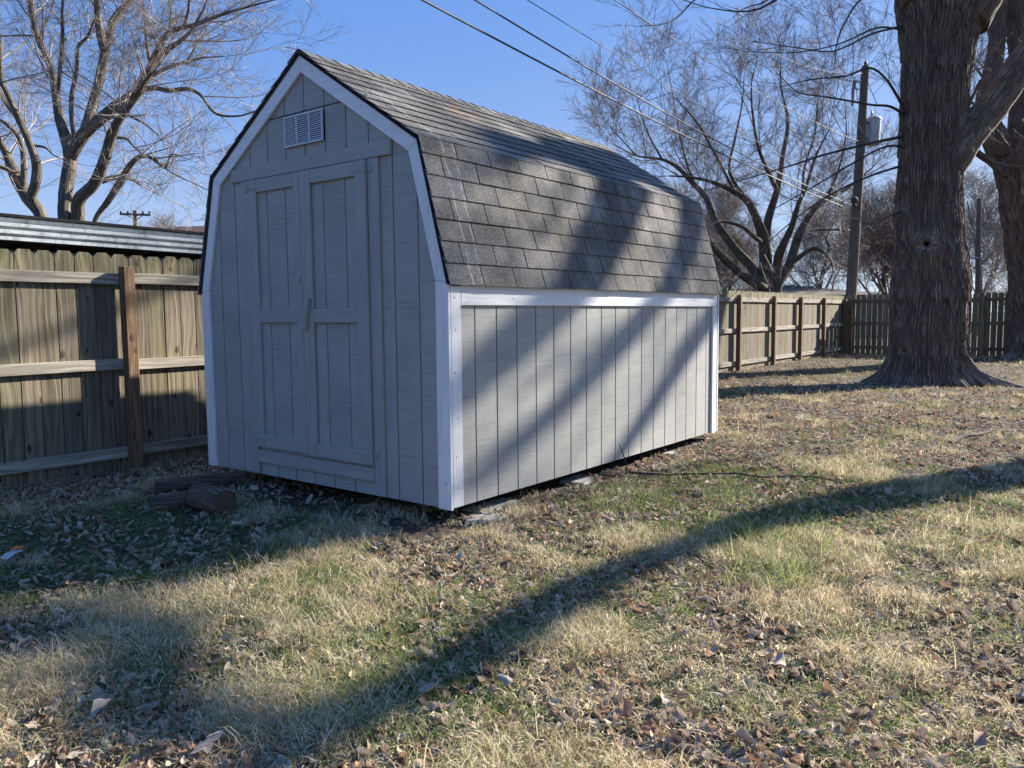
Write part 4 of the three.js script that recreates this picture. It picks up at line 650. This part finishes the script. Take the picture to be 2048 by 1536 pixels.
  // light shoots on the right limb and the trunk's flank
  for (let k = 0; k < 26; k++) { const q = at(1930 + t.r() * 118, 300 - t.r() * 200 + (t.r() - 0.5) * 60, D - 0.5 + t.r() * 0.4); t.spray(t.rel(q), V(t.r() - 0.2, (t.r() - 0.5) * 0.6, t.r() - 0.5).normalize(), 0.35 + t.r() * 0.4); }
  t.finish(MTwig, MTwig);
}
{ // second big tree at the right edge, nearer the far fence
  const D = 20.2, E = [[722, 2008, 2112], [700, 2020, 2104], [660, 2025, 2100], [560, 2022, 2096], [480, 2014, 2090], [400, 2004, 2080], [330, 1993, 2072], [280, 1985, 2066]], b = at(2060, 722, D);
  const o = thing('big_maple_tree', 'second large tree trunk cut by the right edge of the picture', 'tree', [b.x, 0, b.z]);
  bigTrunk(o, D, E, { seed: 83, nu: 160, nv: 260, roots: [[0.9, 0.3, 0.4], [-0.6, 0.3, 0.4], [2.6, 0.3, 0.4]] });
  const t = new Tree(o, 620, V(b.x, 0, b.z)); Object.assign(t, { sprayLen: 0.9, thick: 0.9, lift: 0.2, kids: [4, 4, 5] });
  for (const [L, sp, kid] of [[[[2010, 310, 60], [1978, 250, 44], [1972, 205, 40], [1984, 150, 36], [1994, 80, 32], [1998, 0, 32], [2000, -120, 28], [1980, -330, 18]], 0.3, 1.8], [[[2045, 320, 70], [2052, 200, 56], [2042, 60, 50], [2030, -20, 48], [2010, -200, 36], [2040, -400, 20]], 0.8, 2], [[[2050, 330, 60], [2110, 180, 50], [2180, 0, 42], [2260, -200, 30], [2320, -400, 14]], -1, 2.2], [[[2030, 380, 20], [1990, 330, 16], [1950, 300, 12], [1930, 240, 8], [1960, 160, 4]], -1, 0.9]]) {
    const P = [], Q = []; L.forEach(([x, y, w], k) => { const d = D + sp * k / (L.length - 1); P.push(at(x, y, d)); Q.push(w * d / FOC / 2); }); const [p, q] = t.limb(P, Q, 'limb', MTrunk, 12, 4);
    for (let k = 6; k < p.length - 1; k += 2) { const tan = p[k + 1].clone().sub(p[k]).normalize(), s = V(t.r() - 0.5, (t.r() - 0.3) * 0.8, t.r() - 0.5).normalize(); t.grow(p[k], tan.multiplyScalar(0.7).add(s).normalize(), kid * (0.5 + t.r() * 0.8), Math.min(0.035, q[k] * 0.5), 1); }
  }
  t.finish(MTwig, MTwig);
}
// tree standing right of the picture: its trunk and limbs shade the wall, the roof and the lawn
{
  const foot = V(6.35, 0, -10.0), o = thing('shade_maple_tree', 'bare maple standing on the lawn to the right of the picture', 'tree', [foot.x, 0, foot.z]), t = new Tree(o, 640, foot);
  Object.assign(t, { sprayLen: 0.8, thick: 0.8, lift: 0.2, kids: [3, 3, 3] });
  t.limb([V(6.35, -0.2, -10), V(6.33, 0.6, -10), V(6.3, 1.6, -10.02), V(6.28, 2.8, -10), V(6.2, 3.9, -9.95)], [0.48, 0.38, 0.34, 0.32, 0.29], 'trunk', MTrunk, 20);
  const limb = (P, R, kid = 1.2, lv = 1, every = 4) => { const [p, q] = t.limb(P, R, 'limb', MTrunk, 12, 4); if (kid) for (let k = 8; k < p.length - 1; k += every) { const tan = p[k + 1].clone().sub(p[k]).normalize(), s = V(t.r() - 0.5, (t.r() - 0.2), t.r() - 0.5).normalize(); t.grow(p[k], tan.multiplyScalar(0.8).add(s).normalize(), kid * (0.5 + t.r() * 0.7), Math.min(0.025, q[k] * 0.4), lv); } };
  // stem whose shadow crosses the lawn
  limb([V(6.2, 3.7, -9.95), V(6.1, 4.5, -9.9), lawn(2.5, -0.55, -9.8), lawn(2.36, 0.3, -9.6), lawn(2.42, 1.3, -9.3), lawn(2.4, 2.6, -9.2)], [0.27, 0.2, 0.125, 0.13, 0.12, 0.07], 0);
  limb([lawn(2.41, 1.9, -9.25), lawn(2.05, 2.15, -9.6), lawn(1.7, 2.1, -10), lawn(1.35, 1.9, -10.3), lawn(1.0, 2.0, -10.6), lawn(0.7, 2.2, -10.8)], [0.1, 0.1, 0.11, 0.11, 0.09, 0.04], 1.0, 1, 1);
  t.finish(MTwig, MTwig);
}
// ------------------------------------------------------------------ logs, sticks and litter by the shed
const MBarkLog = std({ map: bkTrunk, bumpMap: barkBump, bumpScale: 0.015, roughness: 1, color: lin(0.75, 0.7, 0.68) });
const MCut = std({ color: lin(1, 1, 1), map: tex(256, 256, (u, v) => { const r = Math.hypot(u - 0.5, v - 0.5), a = fbm(u * 12, v * 12, 3), k = 0.5 + 0.5 * Math.sin(r * 150 + a * 5); const t = 0.28 + 0.1 * k + 0.15 * (a - 0.5); return [t * 1.1, t * 0.92, t * 0.75]; }), roughness: 1 });
function log(label, a, b, r0, r1, seed) { // a, b: ends on the axis
  const d = b.clone().sub(a), L = d.length(), o = thing('log', label, 'log', [a.x, a.y, a.z], 0, 'cut logs before the shed'), n = 28, m = 10, pos = [], uv = [], idx = [], q = orient(d);
  for (let j = 0; j <= m; j++) for (let i = 0; i <= n; i++) { const t = i / n * 6.2832, y = j / m * L, R = lerp(r0, r1, j / m) * (1 + 0.1 * (vnoise(i / n * 9, y * 6, seed, 9) - 0.5) + 0.06 * (vnoise(i / n * 26, y * 3, seed + 1, 26) - 0.5)), v = V(Math.cos(t) * R, y, Math.sin(t) * R).applyQuaternion(q); pos.push(v.x, v.y, v.z); uv.push(i / n, y * 1.2); }
  for (let j = 0; j < m; j++) for (let i = 0; i < n; i++) { const k = j * (n + 1) + i; idx.push(k, k + n + 1, k + 1, k + 1, k + n + 1, k + n + 2); }
  const g = new THREE.BufferGeometry(); g.setAttribute('position', new THREE.Float32BufferAttribute(pos, 3)); g.setAttribute('uv', new THREE.Float32BufferAttribute(uv, 2)); g.setIndex(idx); g.computeVertexNormals(); mesh('bark', g, MBarkLog, o);
  for (const e of [0, 1]) { const c = new THREE.CircleGeometry(1, 28), p = c.attributes.position; for (let k = 0; k < p.count; k++) { const s = (e ? r1 : r0) * 0.985; const v = V(p.getX(k) * s, e ? L - 0.002 : 0.002, p.getY(k) * s).applyQuaternion(q); p.setXYZ(k, v.x, v.y, v.z); } c.computeVertexNormals(); mesh('cut_face', c, MCut, o); }
}
{
  const G = (px, py, up) => { const p = onY(px, py, 0.0); const y = groundY(p.x, p.z); const q = onY(px, py, y); q.y = groundY(q.x, q.z) + up; return q; };
  const A = G(452, 1030, 0.075), B = A.clone().add(V(-0.27, 0.0, 0.02)); log('short thick log with its dark round cut face turned to the right', A, B.setY(groundY(B.x, B.z) + 0.08), 0.078, 0.084, 1);
  const C = G(306, 1028, 0.055), Dd = G(400, 1012, 0.055); log('log lying lengthwise at the left front of the pile', C, Dd, 0.056, 0.052, 2);
  const E2 = G(312, 992, 0.06), F2 = G(402, 982, 0.06); log('log at the left back of the pile', E2, F2, 0.05, 0.048, 3);
  const H = G(398, 985, 0.06), I = G(482, 972, 0.06); log('log at the right back of the pile, nearest the shed', H, I, 0.055, 0.05, 4);
  // thin sapling whip by the wall, the long stick it springs from, and a pale broken branch further off
  const s0 = G(1254, 955, 0.01), s1 = at(1250, 925, 0).copy(G(1254, 955, 0.01)).add(V(0, 0.1, 0)); void s1;
  const W = [s0, s0.clone().add(V(-0.01, 0.09, 0)), s0.clone().add(V(-0.03, 0.17, 0.01)), s0.clone().add(V(-0.06, 0.235, 0.015))];
  { const [p, q] = smoothPath(W, [0.006, 0.005, 0.004, 0.0025], 4); tag(mesh('twig_whip', tubeGeo(p, q, 6), MLimbDark), 'thin curved twig standing against the middle of the shed side wall', 'twig'); }
  const line = (pts, r, name, lab, cat, mat) => { const P = pts.map(([x, y, up]) => G(x, y, up)), [p, q] = smoothPath(P, P.map((_, k) => r * (1 - 0.55 * k / (P.length - 1))), 5); tag(mesh(name, tubeGeo(p, q, 7), mat), lab, cat); };
  line([[1258, 948, 0.015], [1310, 956, 0.03], [1360, 953, 0.02], [1420, 957, 0.035], [1470, 953, 0.028], [1520, 961, 0.03], [1580, 957, 0.02], [1640, 963, 0.03], [1690, 970, 0.01]], 0.0085, 'fallen_stick', 'long dark stick lying on the leaves right of the shed', 'stick', std({ color: lin(0.06, 0.05, 0.045) }));
  line([[1400, 952, 0.02], [1405, 935, 0.06], [1407, 922, 0.1]], 0.005, 'upright_twig', 'short upright twig on the dark stick', 'twig', MLimbDark);
  line([[1900, 892, 0.02], [1925, 884, 0.05], [1950, 880, 0.05], [1982, 868, 0.03]], 0.022, 'broken_branch', 'pale broken branch on the leaves at the right', 'branch', MLimb);
}
// ------------------------------------------------------------------ grass and leaf litter on the lawn
const seen = (x, z, m = 950) => { const d = V(x, 0, z).sub(EYE), w = d.dot(AXF); if (w < 1.3) return 0; const u = 1024 + FOC * d.dot(AXR) / w, v = 768 - FOC * d.dot(AXU) / w; return u > -m && u < 2048 + m && v < 1536 + m ? w : 0; };
const blocked = (x, z) => (x > -1.15 && x < 1.13 && z < -0.25 && z > -3.6) || x < -2.34 || z < -21 || Math.hypot(x - 1.46, z + 12.55) < 0.5 || (Math.abs(x - 1.35) < 0.2 && Math.abs(z + 0.2) < 0.14 && false);
const greenAt = (x, z) => {
  let g = 0.06 + smooth(0.48, 0.7, fbm(x * 0.9 + 3, z * 0.9, 210)) * 0.55 + smooth(0.55, 0.7, fbm(x * 3, z * 3, 212)) * 0.25;
  g += 0.9 * smooth(1.25, 0.6, x + 0.12 * z) * smooth(-0.1, 0.5, z) * smooth(-1.6, -0.6, x) * (0.4 + 0.6 * smooth(0.35, 0.6, fbm(x * 2, z * 2, 215)));   // short green turf before the doors
  g += 0.55 * Math.exp(-(((x - 2.2) / 0.8) ** 2) - (((z + 1.6) / 1.6) ** 2));                                                                        // green patches right of the shed
  return clamp(g);
};
function tuft(seed, n, len, lean, wid, rad) { // a clump of curved tapering blades
  const r = rng(seed), P = [], I = [];
  for (let b = 0; b < n; b++) {
    const a = r() * 6.283, q = Math.sqrt(r()) * rad, x0 = Math.cos(a) * q, z0 = Math.sin(a) * q, L = len * (0.45 + r() * 0.8), ph = r() * 6.283, ln = lean * (0.25 + r() * 1.1), w = wid * (0.6 + r() * 0.7), dx = Math.cos(ph), dz = Math.sin(ph), tw = r() * 6.283, sx = Math.cos(tw), sz = Math.sin(tw);
    const seg = 3, k0 = P.length / 3; let x = x0, y = -0.006, z = z0, th = 0.15 + r() * 0.4;
    for (let k = 0; k <= seg; k++) { const h = w * (1 - k / seg * 0.85) / 2; P.push(x - sx * h, y, z - sz * h, x + sx * h, y, z + sz * h); const st = L / seg; x += dx * Math.sin(th) * st; z += dz * Math.sin(th) * st; y += Math.cos(th) * st; th += ln * (0.6 + r() * 0.8); }
    for (let k = 0; k < seg; k++) { const q0 = k0 + 2 * k; I.push(q0, q0 + 1, q0 + 2, q0 + 1, q0 + 3, q0 + 2); }
  }
  const g = new THREE.BufferGeometry(); g.setAttribute('position', new THREE.Float32BufferAttribute(P, 3)); g.setIndex(I); g.computeVertexNormals(); return g;
}
function leafGeo(seed) { // dry leaf, about 1 unit long, rolled across and bent along its length, with a ragged rim
  const r = rng(seed), n = 18, P = [], I = [], R = 0.13 + r() * 0.3, B = (r() - 0.5) * 1.6, tw = (r() - 0.5) * 1.4, sg = r() < 0.5 ? -1 : 1;
  const put = (x, y) => { const a = (y + 0.12 * (r() - 0.5)) / R, z = R * Math.sin(a), h = sg * R * (1 - Math.cos(a)), c = Math.cos(tw * x), s = Math.sin(tw * x); P.push(x, h * c - z * s + B * x * x + 0.07 * (r() - 0.5), z * c + h * s); };
  put(0, 0);
  for (const ring of [0.52, 1]) for (let k = 0; k < n; k++) { const a = k / n * 6.283, L = (0.40 + 0.05 * Math.cos(a * 5 + seed) + 0.14 * (vnoise(k * 1.3, seed, 4) - 0.5)) * ring; put(Math.cos(a) * L * 1.2, Math.sin(a) * L * 0.85); }
  for (let k = 0; k < n; k++) { const m = (k + 1) % n; I.push(0, 1 + m, 1 + k, 1 + k, 1 + m, 1 + n + k, 1 + m, 1 + n + m, 1 + n + k); }
  const g = new THREE.BufferGeometry(); g.setAttribute('position', new THREE.Float32BufferAttribute(P, 3)); g.setIndex(I); g.computeVertexNormals(); return g;
}
const MBlade = new THREE.MeshPhysicalMaterial({ color: 0xffffff, roughness: 1, transmission: 0.38, thickness: 0, ior: 1.2 });
const MLeaf = new THREE.MeshPhysicalMaterial({ color: 0xffffff, roughness: 1, transmission: 0.22, thickness: 0, ior: 1.12 });
const col = new THREE.Color(), up = V(0, 1, 0);
function scatter(name, label, geos, mat, seed, tries, pick) { // pick(x, z, depth, random) -> null or { s, tilt, c }
  const r = rng(seed), L = geos.map(() => []);
  for (let k = 0; k < tries * 1.36; k++) {
    // sample evenly in log depth so that density falls off with distance
    const D = 1.75 * Math.pow(12.5, r()), px = -450 + r() * 3380, d = rayOf(px, 768); d.y = 0; const l = D / d.dot(AXF), x = EYE.x + d.x * l, z = EYE.z + d.z * l;
    if (!seen(x, z) || blocked(x, z) || (!name.includes('leaf') && x > -1.35 && x < 1.36 && z < 0.3 && z > -3.75 && r() < 0.9)) continue; const o = pick(x, z, D, r); if (!o) continue;
    const n = r(), e = new THREE.Euler((r() - 0.5) * o.tilt, r() * 6.283, (r() - 0.5) * o.tilt); L[Math.floor(n * geos.length)].push([new THREE.Matrix4().compose(V(x, groundY(x, z) + (o.y ?? 0), z), new THREE.Quaternion().setFromEuler(e), V(o.s, o.s * (o.h ?? 1), o.s)), o.c]);
  }
  L.forEach((A, k) => { if (!A.length) return; const im = new THREE.InstancedMesh(geos[k], mat, A.length); A.forEach(([m, c], i) => { im.setMatrixAt(i, m); im.setColorAt(i, col.setRGB(...c)); }); im.name = numbered(name); im.castShadow = im.receiveShadow = true; scene.add(im); tag(im, label, name.includes('leaf') ? 'leaves' : 'grass', null, 'stuff'); });
}
const mixc = (a, b, t) => [0, 1, 2].map((k) => lerp(a[k], b[k], t)), dim = (c, k) => c.map((x) => x * k);
const STRAW = [[0.72, 0.58, 0.36], [0.78, 0.68, 0.47], [0.46, 0.34, 0.19], [0.58, 0.50, 0.33], [0.42, 0.38, 0.19]], GREEN = [[0.14, 0.20, 0.055], [0.22, 0.27, 0.08], [0.10, 0.16, 0.05], [0.30, 0.32, 0.11]], LEAF = [[0.35, 0.255, 0.18], [0.43, 0.33, 0.24], [0.48, 0.39, 0.30], [0.26, 0.18, 0.12], [0.36, 0.225, 0.14], [0.46, 0.38, 0.29]];
const pickc = (A, r) => dim(A[Math.floor(r() * A.length)], 0.8 + r() * 0.4);
const clumps = (x, z) => smooth(0.42, 0.66, fbm(x * 2.3 + 7, z * 2.3, 220, 1 << 20, 1 << 20, 3));
const far = (D) => 1 + 0.09 * Math.max(0, D - 4);                // fewer, larger tufts in the distance
// matted short straw everywhere
scatter('dormant_grass', 'matted straw-coloured dormant grass across the lawn', [1, 2, 3, 4, 5].map((k) => tuft(700 + k, 20, 0.058, 1.25, 0.0038, 0.06)), MBlade, 31, 46000, (x, z, D, r) => {
  const cl = clumps(x, z), lit = smooth(0.5, 0.62, fbm(x * 1.1, z * 1.1 + 8, 230)); if (r() > 0.34 + 0.62 * cl - 0.25 * lit * (D > 5 ? 1 : 0.3) - 0.36 * smooth(5, 8, D)) return null;
  const g = greenAt(x, z); if (g > 0.55 && x < 1.25 && z > -0.2 && r() < 0.75) return null; return { s: (0.75 + r() * 0.6) * far(D) ** 0.5, h: 0.7 + 0.75 * cl, tilt: 0.5, c: r() < g * 0.8 ? mixc(pickc(GREEN, r), pickc(STRAW, r), 0.2 * r()) : r() < 0.35 * smooth(5, 8, D) ? pickc([STRAW[2]], r) : pickc(STRAW, r) };
});
// longer straw tufts in clumps
scatter('straw_tufts', 'longer dry straw tufts standing in clumps on the lawn', [1, 2, 3, 4].map((k) => tuft(720 + k, 22, 0.09, 1.35, 0.0034, 0.055)), MBlade, 32, 26000, (x, z, D, r) => {
  const cl = clumps(x, z); if (r() > cl * cl * (D < 6 ? 0.9 : 0.35) || greenAt(x, z) > 0.7) return null; return { s: 0.75 + r() * 0.6, h: 0.8 + r() * 0.4, tilt: 0.5, c: pickc(STRAW, r) };
});
// green blades
scatter('green_grass', 'short green grass in patches on the lawn', [1, 2, 3].map((k) => tuft(740 + k, 18, 0.045, 0.8, 0.0042, 0.055)), MBlade, 33, 30000, (x, z, D, r) => { const g = greenAt(x, z); if (r() > g) return null; return { s: (0.7 + r() * 0.6) * far(D) ** 0.5, tilt: 0.5, c: x < 1.25 && z > -0.2 ? pickc([GREEN[0], GREEN[2]], r) : pickc(GREEN, r) }; });  // dark turf before the doors, coloured darker still to deepen the shed shadow
scatter('lush_grass', 'bright green tall grass patch in the lawn right of the shed', [1, 2, 3].map((k) => tuft(760 + k, 12, 0.14, 0.62, 0.0052, 0.06)), MBlade, 34, 60000, (x, z, D, r) => {
  const q = Math.min(Math.hypot((x - 2.72) / 0.42, (z + 0.75) / 0.55), Math.hypot((x - 2.95) / 0.26, (z + 0.25) / 0.35)); if (r() > smooth(1.2, 0.1, q) * 0.26) return null; return { s: 0.6 + r() * 0.6, tilt: 0.5, c: dim(r() < 0.7 ? [0.20, 0.27, 0.07] : [0.42, 0.41, 0.19], 0.8 + 0.4 * r()) };
});
const leaves = Array.from({ length: 12 }, (_, k) => leafGeo(800 + k));
scatter('leaf_litter', 'curled brown and grey dead leaves scattered through the grass', leaves, MLeaf, 35, 66000, (x, z, D, r) => {
  const n = smooth(0.38, 0.62, fbm(x * 1.1, z * 1.1 + 8, 230)), dense = 0.14 + 0.42 * n + 0.5 * smooth(4.5, 7, D) + (x > 1.2 && x < 2.2 && z < 0 ? 0.4 : 0) + (x < -0.6 ? 0.3 : 0); if (r() > dense * (1 - 0.55 * clumps(x, z)) * (D < 5 ? 0.95 : 1.15)) return null;
  const big = r(); return { s: (0.024 + 0.036 * big * big + 0.014 * r()) * (D > 8 ? 1.3 : 1), y: 0.002 + r() * 0.018, tilt: 1.7, h: 1, c: pickc(LEAF, r) };
});
// weeds and litter along the foot of the fence
scatter('fence_weeds', 'dry weeds standing along the foot of the left fence', [1, 2].map((k) => tuft(780 + k, 14, 0.24, 0.5, 0.003, 0.05)), MBlade, 36, 26000, (x, z, D, r) => { if (x > -2.0 || z < -2.5 || r() > 0.25 * smooth(0.45, 0.6, fbm(z * 3, x * 3, 240))) return null; return { s: 0.6 + r() * 0.7, tilt: 0.4, c: dim(pickc(STRAW, r), 0.8) }; });
// large leaves of the foreground, one by one
{
  const r = rng(91), mats = LEAF.map((c) => std({ color: lin(...dim(c, 0.85)), roughness: 1 }));
  for (const [px, py, s, m, lab] of [[1490, 1490, 0.12, 2, 'pale curled leaf in the foreground straw near the bottom edge, right of centre'], [1720, 1300, 0.09, 4, 'rusty brown leaf in the sunlit grass right of centre'], [1880, 1240, 0.11, 3, 'dark brown leaf in the leaf drift near the right edge'], [1345, 1480, 0.1, 2, 'pale tan leaf at the bottom edge, just right of centre'], [770, 1250, 0.1, 1, 'tan leaf in the lit gap before the shed doors'], [320, 1500, 0.1, 2, 'pale leaf at the bottom edge left of the pale strip'], [100, 1450, 0.11, 1, 'brown leaf in the lower left corner'], [860, 1390, 0.1, 2, 'pale leaf in the shadow strip left of the centre scrap'], [1960, 1480, 0.12, 0, 'large brown leaf in the lower right corner'], [1560, 1330, 0.09, 2, 'pale leaf below the bright green grass patch'], [330, 1155, 0.11, 2, 'pale leaf in the dark turf right of the white wrapper'], [620, 1005, 0.13, 1, 'broad tan leaf on the bare earth under the shed door sill']]) {
    const p = onY(px, py, 0.02), y = groundY(p.x, p.z), q = mesh('dead_leaf', leaves[Math.floor(r() * 12)], mats[m]); q.position.set(p.x, y + 0.035, p.z); q.rotation.set((r() - 0.5) * 1.3, r() * 6.28, (r() - 0.5) * 1.3); q.scale.setScalar(s * 0.7); tag(q, lab, 'leaf', 'large dead leaves of the foreground');
  }
  const paper = (px, py, w, d, c, name, lab, seed, cat) => { const rr = rng(seed), g = name === 'torn_paper' ? leafGeo(950 + seed).scale(w * 0.9, w * 0.8, w * 0.8) : new THREE.PlaneGeometry(w, d, 8, 8).rotateX(-Math.PI / 2), p = g.attributes.position; if (name !== 'torn_paper') for (let k = 0; k < p.count; k++) p.setXYZ(k, p.getX(k) + (rr() - 0.5) * w * 0.08, 0.05 * w * Math.sin(p.getX(k) * 30 + seed) + (rr() - 0.5) * w * 0.1, p.getZ(k) + (rr() - 0.5) * d * 0.08); g.computeVertexNormals(); const q = onY(px, py, 0.02), m = mesh(name, g, std({ color: c, roughness: 1 })); m.position.set(q.x, groundY(q.x, q.z) + 0.045, q.z); m.rotation.set(0.15, seed, 0.1); return tag(m, lab, cat); };
  paper(1010, 1372, 0.075, 0.05, lin(0.27, 0.24, 0.2), 'torn_paper', 'crumpled pale scrap in the foreground grass at the centre', 3, 'litter');
  paper(208, 1420, 0.12, 0.07, lin(0.28, 0.25, 0.21), 'torn_paper', 'larger crumpled pale scrap in the grass at the lower left', 5, 'litter');
  paper(414, 1497, 0.11, 0.05, lin(0.27, 0.23, 0.19), 'torn_paper', 'flat pale strip in the grass at the bottom edge', 8, 'litter');
  const wr = paper(24, 1118, 0.1, 0.055, lin(0.55, 0.52, 0.48), 'food_wrapper', 'crumpled white wrapper with an orange end at the left edge', 2, 'litter');
  const og = new THREE.PlaneGeometry(0.03, 0.055, 3, 3); og.rotateX(-Math.PI / 2); og.translate(0.045, 0.012, 0); mesh('orange_print', og, std({ color: lin(0.75, 0.14, 0.03) }), wr);
}
renderer.render(scene, camera);
